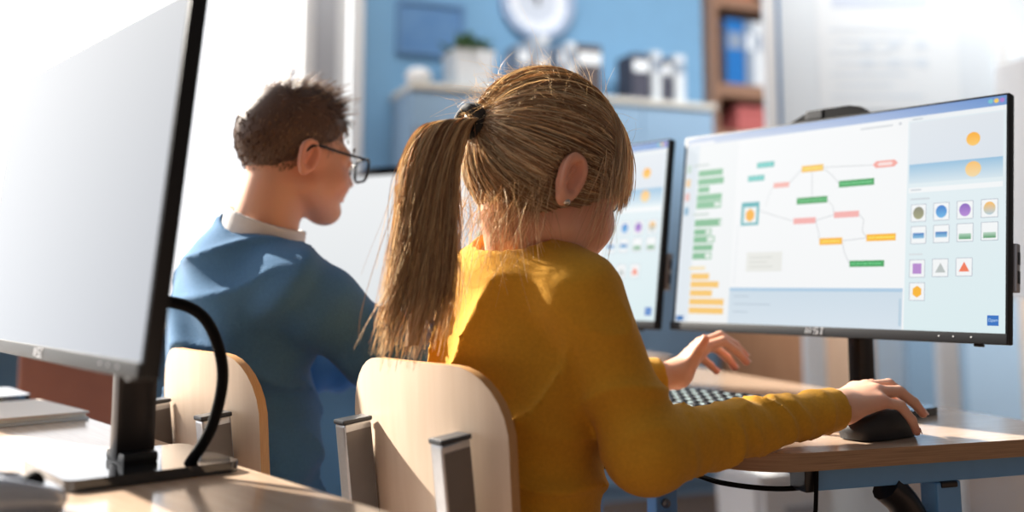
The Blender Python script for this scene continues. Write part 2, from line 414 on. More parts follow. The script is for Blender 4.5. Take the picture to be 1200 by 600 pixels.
for a, b in (((-0.155, 0), (0.155, 0.02)), ((-0.155, 0.225), (0.155, 0.245)), ((-0.155, 0.02), (-0.135, 0.225)), ((0.135, 0.02), (0.155, 0.225))):
    f.span((a[0], -0.025, a[1]), (b[0], 0, b[1]), 0.002)
f.build('frame', M['picframe'], c)
MB().span((-0.135, -0.012, 0.02), (0.135, -0.002, 0.225)).build('print_area', M['picture'], c)

# bookcase built into the wall
KX0, KX1, KY, KD = 1.617, 2.758, 0.24, 0.32
c = bth('bookcase', 'tall brown wooden bookcase with open shelves and pale lower doors', 'bookcase', KX0, KY, FLOOR)
W_ = KX1 - KX0; HB = 1.98 - FLOOR
for x in (0, 0.365, 0.73, W_ - 0.035):
    MB().span((x, 0, 0), (x + 0.035, KD, HB), 0.002).build('side_panel', M['shelfdark'], c)
MB().span((0.035, KD - 0.012, 0), (W_ - 0.035, KD, HB)).build('back_panel', M['shelfdark'], c)
for z, t in ((0.05, 0.03), (0.82, 0.03), (1.12, 0.03), (1.565, 0.07), (1.80, 0.068), (2.245, 0.05), (2.56, 0.04), (HB - 0.03, 0.03)):
    MB().span((0.035, 0.006, z), (W_ - 0.035, KD - 0.012, z + t), 0.002).build('shelf', M['shelfdark'], c)
for a, b, mn in ((0.004, 0.488, 'brownwood'), (0.492, 0.80, 'palewood'), (0.804, W_ - 0.004, 'palewood')):
    d = MB().span((a, -0.02, 0.05), (b, 0, 1.13), 0.003).build('door', M[mn], c)
    MB().lathe([(0.006, 0), (0.006, -0.012), (0.014, -0.018), (0.014, -0.026), (0.001, -0.028)], (b - 0.04, -0.02, 0.92), 16, axis='y').build('knob', M['alu'], d, 40)
def binder(x, wd, h, z, mn, label):
    q = bth('binder', label, 'binder', x + wd / 2, KY + 0.155, z, 'binders in the bookcase')
    dp = 0.24
    s = MB(); s.span((-wd / 2, -dp / 2, 0), (-wd / 2 + 0.003, dp / 2, h), 0.001); s.span((wd / 2 - 0.003, -dp / 2, 0), (wd / 2, dp / 2, h), 0.001)
    s.span((-wd / 2, -dp / 2 - 0.003, 0), (wd / 2, -dp / 2, h), 0.001); s.build('cover', M[mn], q)
    MB().span((-wd / 2 + 0.004, -dp / 2, 0.004), (wd / 2 - 0.004, dp / 2 - 0.01, h - 0.02)).build('page_block', M['pages'], q)
    MB().span((-wd / 2 + 0.01, -dp / 2 - 0.0045, h * 0.55), (wd / 2 - 0.01, -dp / 2 - 0.003, h * 0.8)).build('spine_label', M['bookgrey'] if mn != 'bookgrey' else M['paper'], q)
SZ = FLOOR + 1.8685
binder(1.720, 0.102, 0.33, SZ, 'bookblue', 'bright blue ring binder on the bookcase shelf left of the whiteboard')
binder(1.832, 0.048, 0.33, SZ, 'bookgrey', 'grey binder next to the bright blue one in the bookcase')
binder(1.884, 0.050, 0.33, SZ, 'bookwhite', 'white binder by the whiteboard frame in the bookcase')
binder(1.692, 0.022, 0.31, SZ, 'bookdark', 'thin dark folder left of the bright blue binder')
q = bth('storage_box', 'red storage box on the bookcase shelf below the binders', 'box', 1.86, KY + 0.15, FLOOR + 1.6355)
MB().span((-0.085, -0.12, 0), (0.085, 0.12, 0.10), 0.005).build('body', M['bookred'], q)
MB().span((-0.09, -0.125, 0.10), (0.09, 0.125, 0.13), 0.005).build('lid', M['bookred'], q)
q = bth('storage_box', 'brown storage box at the very top of the bookcase, above the binders', 'box', 1.80, KY + 0.15, FLOOR + 2.2955)
MB().span((-0.12, -0.12, 0), (0.085, 0.12, 0.10), 0.005).build('body', M['brick'], q)
MB().span((-0.125, -0.125, 0.10), (0.09, 0.125, 0.13), 0.005).build('lid', M['brick'], q)

# mobile whiteboard on two white posts
WY = 3.2; WX0, WX1 = 0.845, 1.60
c = thing('whiteboard', 'large pale whiteboard on two white posts behind the right hand monitor', 'whiteboard', (0, WY, FLOOR))
Z0, Z1 = 1.24, 2.35
f = MB(); t = 0.038
f.span((WX0 - 0.02, -0.02, Z0), (WX0 - 0.02 + t, 0.02, Z1), 0.006); f.span((WX1 - 0.02, -0.02, Z0), (WX1 + 0.02, 0.02, Z1), 0.006)
f.span((WX0 + 0.018, -0.02, Z0), (WX1 - 0.02, 0.02, Z0 + t), 0.006); f.span((WX0 + 0.018, -0.02, Z1 - t), (WX1 - 0.02, 0.02, Z1), 0.006)
f.build('frame', M['whitepaint'], c)
MB().span((WX0 + 0.018, -0.006, Z0 + t), (WX1 - 0.02, 0.006, Z1 - t)).build('panel', M['board'], c)
MB().span((WX0 + 0.018, -0.012, Z0 + t), (WX0 + 0.032, -0.006, Z1 - t)).build('edge_strip', M['picframe'], c)['label'] = 'blue strip inside the frame'
for x in (0.970, 1.395):
    MB().span((x - 0.034, 0.021, 0.06), (x + 0.034, 0.06, Z1 - 0.1), 0.008).build('post', M['whitepaint'], c)
    fo = MB().span((x - 0.03, -0.28, 0.055), (x + 0.03, 0.30, 0.095), 0.008).build('foot', M['whitepaint'], c)
    for y in (-0.24, 0.26):
        MB().lathe([(0.001, -0.012), (0.024, -0.012), (0.0275, -0.008), (0.0275, 0.008), (0.024, 0.012), (0.001, 0.012)], (x, y, 0.0275), 20, axis='x', caps=False).build('caster', M['black'], fo, 40)
MB().span((WX0 + 0.2, -0.07, Z0 - 0.01), (WX1 - 0.2, -0.021, Z0 + 0.012), 0.004).build('pen_tray', M['whitepaint'], c)
q = thing('sheet', 'printed poster sheet with pale blue print hanging on the whiteboard', 'poster', (0, WY - 0.0075, FLOOR))
MB().span((1.00, -0.0012, 1.46), (1.46, 0, 2.28)).build('paper', M['paper'], q)
pr = MB(); pr.span((1.05, -0.0022, 1.80), (1.37, -0.0013, 1.845)); pr.span((1.05, -0.0022, 1.90), (1.37, -0.0013, 2.10))
pr.build('print_area', M['print'], q)
pr = MB()
for k in range(7):
    pr.span((1.04 + 0.02 * (k % 2), -0.0021, 1.50 + 0.037 * k), (1.04 + 0.30 - 0.05 * ((k * 5) % 3), -0.0013, 1.509 + 0.037 * k))
for k in range(6): pr.span((1.14 + 0.09 * (k % 3), -0.0020, 1.60 + 0.06 * (k // 3)), (1.18 + 0.09 * (k % 3), -0.0013, 1.63 + 0.06 * (k // 3)))
pr.build('print_area', M['print2'], q)

# right side: pale blue and birch tall units, a white paper roll screen
c = bth('tall_cabinet', 'light blue tall cabinet by the wall to the right of the whiteboard posts', 'cabinet', 2.93, -0.02, FLOOR)
MB().span((-0.44, 0.02, 0), (0.30, 0.21, 1.36)).build('body', M['paleblue'], c)
for a, b, mn in ((-0.436, -0.075, 'cupboard'), (-0.07, 0.296, 'paleblue')):
    d = MB().span((a, 0, 0.05), (b, 0.02, 1.355), 0.003).build('door', M[mn], c)
    MB().lathe([(0.006, 0), (0.006, -0.012), (0.014, -0.018), (0.014, -0.026), (0.001, -0.028)], (b - 0.04, 0, 1.0), 16, axis='y').build('knob', M['alu'], d, 40)
c = bth('tall_cabinet', 'pale birch tall cabinet at the right edge of the room', 'cabinet', 3.24, -0.05, FLOOR)
MB().span((0, 0.02, 0), (0.8, 0.32, 1.32)).build('body', M['peach'], c)
for a, b in ((0.004, 0.398), (0.402, 0.796)):
    d = MB().span((a, 0, 0.05), (b, 0.02, 1.315), 0.003).build('door', M['peach'], c)
    MB().tube(curve([(a + 0.06, 0.0, 0.475), (a + 0.06, -0.05, 0.475), (a + 0.09, -0.06, 0.476), (a + 0.20, -0.06, 0.46)], 5), [0.012] * 6 + [0.016] * 10, 10).build('handle', M['black'], d, 50)
c = bth('projection_screen', 'white roll down projection screen on the wall at the right edge', 'screen', 3.75, WK - 0.03, 0.50)
MB().span((-0.80, -0.002, 0.03), (0.70, 0.002, 1.60)).build('sheet', M['board'], c)
MB().span((-0.82, -0.015, 0.0), (0.72, 0.015, 0.032), 0.006).build('bottom_bar', M['whitepaint'], c, 40)
MB().span((-0.84, -0.05, 1.60), (0.74, 0.025, 1.70), 0.012).build('case', M['whitepaint'], c, 40)
c = thing('floor_lamp', 'white drum shade floor lamp cut by the right edge of the picture', 'lamp', (1.555, 2.70, FLOOR))
MB().lathe([(0.225, 0.86), (0.20, 1.50), (0.197, 1.50), (0.222, 0.86), (0.225, 0.86)], n=48, caps=False).build('lamp_shade', M['white'], c, 40)
MB().tube([(0, 0, 0.02), (0, 0, 1.42)], 0.011, 12).build('pole', M['whitepaint'], c, 40)
MB().lathe([(0.001, 0), (0.15, 0), (0.15, 0.012), (0.03, 0.022), (0.001, 0.024)], n=40, caps=False).build('base', M['whitepaint'], c, 40)
MB().beam((-0.205, 0, 1.42), (0.205, 0, 1.42), 0.008, 0.006).build('shade_spider', M['alu'], c)
MB().lathe([(0.001, 1.17), (0.02, 1.18), (0.03, 1.21), (0.02, 1.26), (0.013, 1.29), (0.013, 1.33), (0.001, 1.33)], n=20, caps=False).build('bulb', M['white'], c, 40)

# small things far back on the left
c = bth('speaker', 'small dark grey box standing on the window sill behind the boy', 'speaker', -0.60, 0.24, -0.15)
MB().span((-0.035, -0.05, 0), (0.035, 0.05, 0.33), 0.006).build('body', M['bookgrey'], c)
MB().span((-0.028, -0.054, 0.012), (0.028, -0.05, 0.31), 0.002).build('grille', M['bookdark'], c)
# white storage boxes on the floor seen below the desk
for i, (x, y, wd, h, lab) in enumerate(((0.78, 3.05, 0.28, 0.34, 'white storage bin on the floor under the desk, left of the cables'),
                                        (1.16, 3.62, 0.36, 0.44, 'white storage bin on the floor in front of the wooden bookcase'))):
    c = thing('storage_bin', lab, 'bin', (x, y, FLOOR), BROT, 'white storage bins on the floor')
    bm = bmesh.new(); bmesh.ops.create_cube(bm, size=1)
    for v_ in bm.verts:
        k = 0.5 if v_.co.z > 0 else 0.44
        v_.co = Vector((math.copysign(k * wd, v_.co.x), math.copysign(k * 0.24, v_.co.y), h if v_.co.z > 0 else 0))
    bmesh.ops.bevel(bm, geom=bm.edges[:], offset=0.02, segments=3, affect='EDGES')
    MB().bm(bm).build('body', M['white'], c, 40)
    MB().span((-wd * 0.52, -0.13, h), (wd * 0.52, 0.13, h + 0.025), 0.008).build('lid', M['white'], c, 40)
    MB().span((-0.05, -0.128, h * 0.72), (0.05, -0.118, h * 0.79), 0.004).build('handle', M['mullion'], c)

# ------------------------------------------------------------------ desks
def make_desk(name, label, loc, rotz, D, L, group=None, second_leg=None, mirror=False):
    """x = depth away from the pupil's edge, y = length; origin on the floor at the front corner"""
    root = thing(name, label, 'desk', loc, rotz, group)
    H = DESK - FLOOR; th = 0.0205
    out = rrect(0, 0, D, L, (0.085, 0.05, 0.05, 0.05), 10)
    bm = bmesh.new(); vs = [bm.verts.new((x, y, H)) for x, y in out]; f = bm.faces.new(vs)
    e = bmesh.ops.extrude_face_region(bm, geom=[f]); bmesh.ops.translate(bm, vec=(0, 0, -th), verts=[g for g in e['geom'] if isinstance(g, bmesh.types.BMVert)])
    bmesh.ops.recalc_face_normals(bm, faces=bm.faces)
    t = MB(); bm.verts.index_update()
    for f in bm.faces: pass
    vv = [v.co[:] for v in bm.verts]
    for f in bm.faces:
        t.f.append(tuple(v.index for v in f.verts)); t.m.append(0 if abs(f.normal.z) > 0.9 else 1)
    t.v = vv; bm.free()
    t.build('tabletop', [M['deskwood'], M['deskedge']], root, 30)
    for ye in (0.018, L - 0.048):
        r = MB().span((0.112, ye, H - th - 0.0265), (D - 0.04, ye + 0.03, H - th - 0.0005), 0.002).build('end_rail', M['bluesteel'], root)
        MB().span((0.096, ye - 0.001, H - th - 0.0275), (0.1118, ye + 0.031, H - th - 0.0002), 0.002).build('end_cap', M['black'], r)
    for x in (0.14, D - 0.10):
        MB().span((x, 0.05, H - th - 0.0255), (x + 0.025, L - 0.05, H - th - 0.0008), 0.002).build('long_rail', M['bluesteel'], root)
    for (x, y) in ((0.298, 0.033), (0.298, L - 0.033)):
        lg = MB().beam((x, y, H - th - 0.027), (x + 0.012, y, 0.02), 0.03, 0.036, 0.003).build('leg', M['bluesteel'], root)
        MB().span((x - 0.012, y - 0.017, H - th - 0.034), (x + 0.012, y + 0.017, H - th - 0.0268), 0.002).build('collar', M['darksteel'], lg)
        br = MB()
        pth = curve([(x - 0.080, y, H - th - 0.03), (x - 0.055, y, H - th - 0.052), (x - 0.03, y, H - th - 0.10), (x - 0.014, y, H - th - 0.18)], 8)
        for i in range(len(pth) - 1): pass
        br.tube(pth, 0.019, 12); br.build('brace', M['darksteel'], root, 50)
        ft = MB().span((x - 0.22, y - 0.02, 0.0), (x + 0.24, y + 0.02, 0.03), 0.008).build('foot', M['bluesteel'], root)
    if second_leg:
        x, y = second_leg
        lg = MB().beam((x, y, H - th - 0.027), (x + 0.01, y - 0.008, 0.0), 0.032, 0.032, 0.004).build('leg', M['bluesteel'], root)
        MB().lathe([(0.001, 0), (0.006, 0.0), (0.006, -0.004), (0.001, -0.005)], (x - 0.002, y - 0.0165, H - 0.105), 12, axis='y', caps=False).build('bolt', M['screw'], lg, 40)
    return root
DROT = 0.3215
T1 = np.array([0.9488, 0.3160]); T2 = np.array([-0.3160, 0.9488])
dl = T1 * 0.592 + T2 * 0.987
make_desk('desk', 'beech topped desk with blue steel frame that the girl leans on', (dl[0], dl[1], FLOOR), DROT, 0.535, 1.30, 'two seat school desks', (0.045, 0.28))
dl2 = wp(0.55, -0.06)
make_desk('desk', 'near desk at the lower left carrying the large blurred monitor', (*wp(2.05, -0.06)[:2], FLOOR), ROT, 1.50, 0.535, 'two seat school desks')
d3 = T1 * 0.70 + T2 * 2.34
make_desk('desk', 'far desk beyond the boy, hidden behind the pale third monitor', (d3[0], d3[1], FLOOR), DROT, 0.535, 1.30, 'two seat school desks')

# ------------------------------------------------------------------ chairs
CHT = -0.084 - FLOOR
def make_chair(label):
    root = thing('school_chair', label, 'chair', (0, 0, 0), 0, 'plywood school chairs')
    hb = 0.285; hw = 0.145; th = 0.011; tl = math.radians(7)
    v = []; f = []; nu, nz = 24, 22; ma = []
    def hwz(z):                                          # half width at height z of the shell
        r = 0.075; e = 0
        if z > hb - r: q = (z - (hb - r)) / r; e = r * (1 - math.sqrt(max(0, 1 - q * q)))
        if z < 0.05: q = (0.05 - z) / 0.05; e = 0.05 * (1 - math.sqrt(max(0, 1 - q * q)))
        return hw - 0.008 * (1 - z / hb) - e
    def P(i, j, side):
        q = j / nz; z = hb * (0.5 - 0.5 * math.cos(PI * q)); x = hwz(z) * (-1 + 2 * i / nu)
        y = 0.85 * x * x + (th if side else 0) + 0.02 * (z / hb - 0.4) ** 2
        zt = z + CHT - hb
        return (x, y - math.tan(tl) * (z - hb * 0.5), zt)
    for s_ in (0, 1):
        for j in range(nz + 1):
            for i in range(nu + 1): v.append(P(i, j, s_))
    n1 = (nu + 1) * (nz + 1); ix = lambda i, j, s_: s_ * n1 + j * (nu + 1) + i
    for j in range(nz):
        for i in range(nu):
            f.append((ix(i, j, 0), ix(i + 1, j, 0), ix(i + 1, j + 1, 0), ix(i, j + 1, 0))); ma.append(0)
            f.append((ix(i, j, 1), ix(i, j + 1, 1), ix(i + 1, j + 1, 1), ix(i + 1, j, 1))); ma.append(0)
    for j in range(nz):
        for i, a in ((0, 0), (nu, 1)):
            f.append((ix(i, j, 0), ix(i, j + 1, 0), ix(i, j + 1, 1), ix(i, j, 1))); ma.append(1)
    for i in range(nu):
        for j in (0, nz):
            f.append((ix(i, j, 0), ix(i + 1, j, 0), ix(i + 1, j, 1), ix(i, j, 1))); ma.append(1)
    m_ = MB(); m_.add(v, f); m_.m = ma
    m_.build('backrest', [M['ply'], M['plyedge']], root, 45)
    # seat shell
    SH = 0.43; v = []; f = []; ma = []; ns = 18
    for s_ in (0, 1):
        for j in range(ns + 1):
            for i in range(ns + 1):
                a = -1 + 2 * i / ns; c_ = -1 + 2 * j / ns
                r_ = max(abs(a), abs(c_)); rr = (abs(a) ** 5 + abs(c_) ** 5) ** 0.2; k = r_ / rr if rr > 1e-6 else 1
                x = 0.148 * a * k; y = 0.20 + 0.175 * c_ * k
                v.append((x, y, SH + 0.012 * a * a * 0.6 - 0.02 * max(0, c_) ** 3 - 0.012 * s_))
    n1 = (ns + 1) ** 2; ix = lambda i, j, s_: s_ * n1 + j * (ns + 1) + i
    for j in range(ns):
        for i in range(ns):
            f.append((ix(i, j, 0), ix(i + 1, j, 0), ix(i + 1, j + 1, 0), ix(i, j + 1, 0))); ma.append(0)
            f.append((ix(i, j, 1), ix(i, j + 1, 1), ix(i + 1, j + 1, 1), ix(i + 1, j, 1))); ma.append(0)
    for k in range(ns):
        for a in ((k, 0, k + 1, 0), (k, ns, k + 1, ns), (0, k, 0, k + 1), (ns, k, ns, k + 1)):
            f.append((ix(a[0], a[1], 0), ix(a[2], a[3], 0), ix(a[2], a[3], 1), ix(a[0], a[1], 1))); ma.append(1)
    m_ = MB(); m_.add(v, f); m_.m = ma; m_.build('seat', [M['ply'], M['plyedge']], root, 45)
    zt = CHT - 0.072
    for s_ in (-1, 1):
        x = 0.092 * s_
        def yb(z): return 0.85 * x * x - math.tan(tl) * (z - (CHT - hb) - hb * 0.5) - 0.021
        b_ = MB().beam((x, yb(SH - 0.03) + 0.0, SH - 0.03), (x, yb(zt), zt), 0.020, 0.036, 0.0025, up=(0, 1, 0)).build('back_bracket', M['alu'], root)
        MB().beam((x, yb(zt), zt - 0.0005), (x, yb(zt) - 0.0005, zt + 0.005), 0.0225, 0.0385, 0.002, up=(0, 1, 0)).build('end_cap', M['capdark'], b_)
        sh_ = MB().beam((x + 0.0102, yb(SH), SH + 0.005), (x + 0.0102, yb(zt - 0.008), zt - 0.008), 0.0012, 0.032, 0.0, up=(0, 1, 0)).build('side_strip', M['tube'], b_)  # dark strip painting the shade on the bracket's broad face
        sx = 0.128 * s_
        MB().tube([(0.092 * s_, yb(SH) + 0.02, SH - 0.022), (sx, 0.06, SH - 0.024), (sx, 0.33, SH - 0.03)], 0.010, 10).build('seat_rail', M['alu'], root, 50)
        for (y0, y1) in ((0.07, 0.0), (0.31, 0.36)):
            l_ = MB().tube([(sx, y0, SH - 0.028), (sx * 1.08, y1, 0.012)], 0.011, 12).build('leg', M['alu'], root, 50)
            MB().lathe([(0.001, 0), (0.0145, 0), (0.0145, 0.022), (0.011, 0.026)], (sx * 1.08, y1, 0), 14).build('rubber_foot', M['rubber'], l_, 50)
    MB().tube([(-0.134, 0.04, 0.24), (0.134, 0.04, 0.24)], 0.008, 10).build('stretcher', M['alu'], root, 50)
    return root
chair = make_chair('pale plywood chair with square brackets that the girl in yellow sits on')
chair.location = wp(0.907, 0.633, FLOOR); chair.rotation_euler.z = ROT
dup(chair, wp(1.225, 0.525, FLOOR), ROT, 'pale plywood chair behind the near monitor that the boy in blue sits on')

# rust brown upholstered chair far left
c = thing('upholstered_chair', 'rust brown upholstered chair seen beneath the near monitor', 'chair', (-0.955, 2.2, FLOOR), 0.12)
MB().box((0, 0, 0.63), (0.215, 0.05, 0.26), 0.014, seg=3).build('backrest', M['brick'], c, 40)
MB().box((0, 0.2, 0.44), (0.225, 0.36, 0.06), 0.016, seg=3).build('seat', M['brick'], c, 40)
for sx in (-0.1, 0.1):
    for y in (0.04, 0.36):
        MB().beam((sx, y, 0.42), (sx * 1.1, y, 0), 0.022, 0.022, 0.003).build('leg', M['brownwood'], c)

# ------------------------------------------------------------------ monitors
TI = 0.1387; PW, PH, PZ = 0.54, 0.325, 0.115
def tilt(p):
    x, y, z = p
    return (x - PW / 2, y * math.cos(TI) + z * math.sin(TI), PZ + z * math.cos(TI) - y * math.sin(TI))

class UI:                                                # flat picture shown by a screen; sizes in millimetres
    def __init__(s): s.v = []; s.f = []; s.c = []; s.L = 0
    def poly(s, pts, cols, lift=None):
        y = -(0.6 + 0.08 * s.L) / 1000.0; o = len(s.v)
        s.v += [tilt((x / 1000, y, z / 1000)) for x, z in pts]; s.f.append(tuple(range(o, o + len(pts))))
        if not isinstance(cols, list): cols = [cols] * len(pts)
        s.c.append([lin(c) for c in cols])
    def rect(s, x0, z0, x1, z1, top, bot=None): bot = bot or top; s.poly([(x0, z0), (x1, z0), (x1, z1), (x0, z1)], [bot, bot, top, top])
    def round(s, cx, cz, rx, top, bot=None, n=28, rz=None):
        bot = bot or top; rz = rz or rx; pts = []; cols = []
        for k in range(n):
            a = 2 * PI * k / n; pts.append((cx + rx * math.cos(a), cz + rz * math.sin(a))); t = (math.sin(a) + 1) / 2
            cols.append(tuple(bot[i] + (top[i] - bot[i]) * t for i in range(3)))
        s.poly(pts, cols)
    def line(s, pts, wd, col):
        for (x0, z0), (x1, z1) in zip(pts, pts[1:]):
            d = math.hypot(x1 - x0, z1 - z0) or 1; nx, nz = -(z1 - z0) / d * wd / 2, (x1 - x0) / d * wd / 2
            s.poly([(x0 - nx, z0 - nz), (x1 - nx, z1 - nz), (x1 + nx, z1 + nz), (x0 + nx, z0 + nz)], col)
    def frame(s, x0, z0, x1, z1, wd, col): s.line([(x0, z0), (x1, z0), (x1, z1), (x0, z1), (x0, z0)], wd, col)
    def build(s, parent, m):
        me = bpy.data.meshes.new('screen'); me.from_pydata(s.v, [], s.f); me.materials.append(m)
        at = me.color_attributes.new('picture', 'FLOAT_COLOR', 'CORNER')
        flat = [ch for f in s.c for c in f for ch in (*c, 1.0)]
        at.data.foreach_set('color', flat); me.update()
        o = bpy.data.objects.new('screen', me); COL.objects.link(o); o.parent = parent; return o

def ui_editor():
    u = UI()
    u.rect(6.5, 13, 537, 321.5, (247, 249, 250)); u.L = 1
    u.poly([(6.5, 308.5), (537, 308.5), (537, 321.5), (6.5, 321.5)], [(225, 232, 244), (118, 158, 214), (104, 146, 208), (200, 214, 238)])
    u.rect(6.5, 13, 34, 308, (232, 240, 246)); u.rect(34, 13, 113, 308, (243, 246, 247)); u.rect(403, 13, 537, 308, (230, 240, 245), (222, 240, 243))
    u.rect(403, 302, 537, 308, (248, 250, 251)); u.rect(113, 13, 401, 66, (206, 222, 234), (216, 229, 239))
    u.rect(113, 64, 401, 69, (176, 206, 230)); u.rect(401, 13, 403.6, 308, (248, 250, 251)); u.rect(396, 18, 400, 55, (190, 212, 228)); u.L = 2
    for k, c in enumerate(((120, 200, 210), (248, 206, 96), (176, 130, 206))): u.round(516.5 + 7.5 * k, 315.6, 3.1, c)
    for (x0, z0, x1, z1) in ((35, 253.5, 85, 264), (35, 239, 88, 250), (36, 226, 60, 236), (35, 212, 86, 223), (35, 199, 86, 211)):
        u.rect(x0, z0, x1, z1, (140, 196, 158))
    for (x0, z0, x1, z1) in ((34, 169, 88, 181), (34, 155, 70, 165), (34, 142, 77, 153), (34, 129, 74, 139), (34, 115, 73, 126)):
        u.rect(x0, z0, x1, z1, (132, 190, 150))
    for (x0, z0, x1, z1) in ((34, 82, 71, 92), (34, 69, 91, 79), (34, 55, 79, 65), (34, 41, 103, 51), (34, 27, 103, 37)):
        u.rect(x0, z0, x1, z1, (250, 202, 110))
    u.rect(24, 271, 56, 275, (214, 222, 220)); u.rect(30, 187, 62, 192, (212, 222, 218)); u.rect(30, 98, 62, 103, (246, 226, 178))
    for k, c in enumerate(((206, 226, 214), (250, 216, 168), (242, 196, 190), (150, 190, 214))): u.rect(10, 262 - 24 * k, 19, 275 - 24 * k, c)
    u.rect(9, 15, 24, 23, (70, 124, 186)); u.rect(12, 308.8, 64, 314, (244, 247, 251))
    u.rect(330, 299, 380, 301.5, (214, 218, 222)); u.round(391, 301, 2.2, (206, 210, 216)); u.rect(409, 303.6, 424, 305.2, (196, 204, 212))
    g = (178, 182, 186)
    u.line([(270, 249), (350, 245)], 0.7, g); u.line([(252, 245), (254, 205)], 0.7, g); u.line([(270, 248), (286, 236), (299, 221)], 0.7, g)
    u.line([(234, 249), (222, 238), (213, 229)], 0.7, g); u.line([(160, 190), (190, 180), (223, 170)], 0.7, g); u.line([(262, 169), (292, 176)], 0.7, g)
    u.line([(332, 175), (340, 166), (338, 150), (345, 141)], 0.7, g); u.line([(262, 168), (268, 150), (270, 137)], 0.7, g); u.line([(307, 137), (345, 140)], 0.7, g)
    u.line([(307, 136), (312, 118), (320, 104)], 0.7, g); u.line([(185, 228), (176, 210), (172, 196)], 0.6, (206, 210, 214)); u.line([(280, 200), (290, 188), (292, 177)], 0.6, g)
    u.line([(122, 168), (121, 75)], 0.6, (214, 220, 226)); u.L = 3
    u.rect(84, 171, 87, 178, (235, 242, 238)); u.rect(58, 157, 68, 163, (235, 242, 238)); u.rect(62, 144, 75, 151, (235, 242, 238)); u.rect(60, 117, 71, 124, (235, 242, 238)); u.rect(72, 202, 84, 208, (235, 242, 238))
    def node(x0, zc, x1, h, c, dash=True):
        u.rect(x0, zc - h / 2, x1, zc + h / 2, c); u.L += 1
        if dash:
            x = x0 + 3
            while x < x1 - 4:
                w_ = 1.5 + (x * 7.3 % 3.0); u.rect(x, zc - 0.9, min(x + w_, x1 - 2), zc + 0.9, tuple(min(255, v + 60) for v in c)); x += w_ + 1.0
        u.L -= 1
    node(152, 262.5, 184, 9, (112, 196, 190)); node(136, 242, 167, 9, (112, 196, 190))
    node(185, 227.5, 213, 8, (248, 186, 178), False); node(234, 249, 271, 10, (248, 196, 84)); node(228, 200, 280, 10, (72, 164, 96)); node(298, 221, 354, 10, (66, 164, 94))
    node(224, 169.5, 262, 9, (246, 178, 174), False); node(292, 175.5, 332, 9, (246, 178, 174), False); node(270, 137, 307, 10, (252, 186, 48)); node(345, 140, 389, 10, (252, 186, 40)); node(320, 103.5, 373, 9, (52, 160, 86))
    u.poly([(351, 245), (356, 240), (384, 240), (389, 245), (384, 250), (356, 250)], (246, 170, 160)); u.L = 4
    u.poly([(358, 245), (361, 242.6), (379, 242.6), (382, 245), (379, 247.4), (361, 247.4)], (252, 226, 222)); u.L = 3
    u.rect(127, 167, 160.5, 204, (104, 184, 190)); u.L = 4; u.rect(132, 171, 156, 196, (244, 248, 248)); u.L = 5
    u.poly([(136, 178), (144, 172), (152, 178), (152, 188), (144, 194), (136, 188)], (250, 184, 70)); u.L = 3
    u.rect(142, 94, 207, 124, (236, 237, 232)); u.L = 4
    for k in range(3): u.rect(148, 101 + 7 * k, 190 - 9 * (k % 2), 102.2 + 7 * k, (210, 212, 206))
    for k in range(3): u.rect(122, 55 - 12 * k, 150 + 40 * (k % 2), 56.2 - 12 * k, (176, 192, 206))
    u.L = 3
    u.rect(406, 213, 533, 240, (150, 194, 224), (216, 232, 240)); u.rect(406, 240, 533, 300, (228, 234, 240), (222, 230, 238)); u.L = 4
    u.round(494.3, 267.3, 9.3, (255, 178, 46), (255, 206, 110)); u.round(494.6, 226.5, 10.5, (252, 196, 110), (246, 220, 168)); u.L = 3
    u.rect(406, 200, 533, 207, (246, 249, 250)); u.L = 4; u.rect(409, 203, 424, 204.6, (190, 198, 206)); u.rect(409, 190, 436, 192, (206, 214, 220)); u.rect(409, 114, 428, 116, (216, 222, 226))
    def cell(cx, cz): u.rect(cx - 10.6, cz - 11.8, cx + 10.6, cz + 11.8, (246, 249, 250)); u.L += 1; u.frame(cx - 10.6, cz - 11.8, cx + 10.6, cz + 11.8, 0.6, (150, 158, 176)); u.L -= 1
    for k, (t_, b_) in enumerate((((136, 136, 116), (164, 164, 124)), ((46, 124, 204), (110, 184, 232)), ((136, 98, 190), (186, 140, 216)), ((252, 190, 90), (180, 206, 220)))):
        cell(421 + 31.8 * k, 171.5 + 0.4 * k); u.L += 1; u.round(421 + 31.8 * k, 171.5 + 0.4 * k, 7.6, t_, b_, rz=8.6); u.L -= 1
    for k, (t_, b_) in enumerate((((40, 116, 190), (140, 196, 226)), ((40, 116, 190), (140, 196, 226)), ((176, 212, 190), (72, 154, 100)), ((190, 218, 200), (60, 146, 86)))):
        cell(421.6 + 31.7 * k, 141.2 + 0.5 * k); u.L += 1; u.rect(413.6 + 31.7 * k, 136.5 + 0.5 * k - (4 if k > 1 else 0), 429.6 + 31.7 * k, 144 + 0.5 * k - (4 if k > 1 else 0), t_, b_); u.L -= 1
    for k in range(3): cell(420.8 + 31.8 * k, 95.6 + 0.7 * k)
    cell(421.4, 64.6); u.L = 5
    u.rect(414.5, 88.5, 427, 102.5, (184, 138, 208)); u.poly([(446, 90), (460, 90), (453, 103)], (186, 194, 192)); u.poly([(477.5, 91), (491.5, 91), (484.5, 104)], (244, 122, 84))
    u.poly([(421.4 + 7 * math.cos(a * PI / 3 + PI / 6), 64.6 + 8 * math.sin(a * PI / 3 + PI / 6)) for a in range(6)], (252, 184, 36))
    u.rect(514.8, 22.4, 529, 35.4, (36, 112, 196)); u.L = 6
    wt = (190, 220, 248); z = 29                          # the word Open on the button
    u.frame(516.6, z - 1.3, 519.0, z + 1.9, 0.5, wt); u.frame(520.2, z - 1.3, 522.0, z + 0.8, 0.5, wt); u.line([(520.2, z - 2.6), (520.2, z + 0.8)], 0.5, wt)
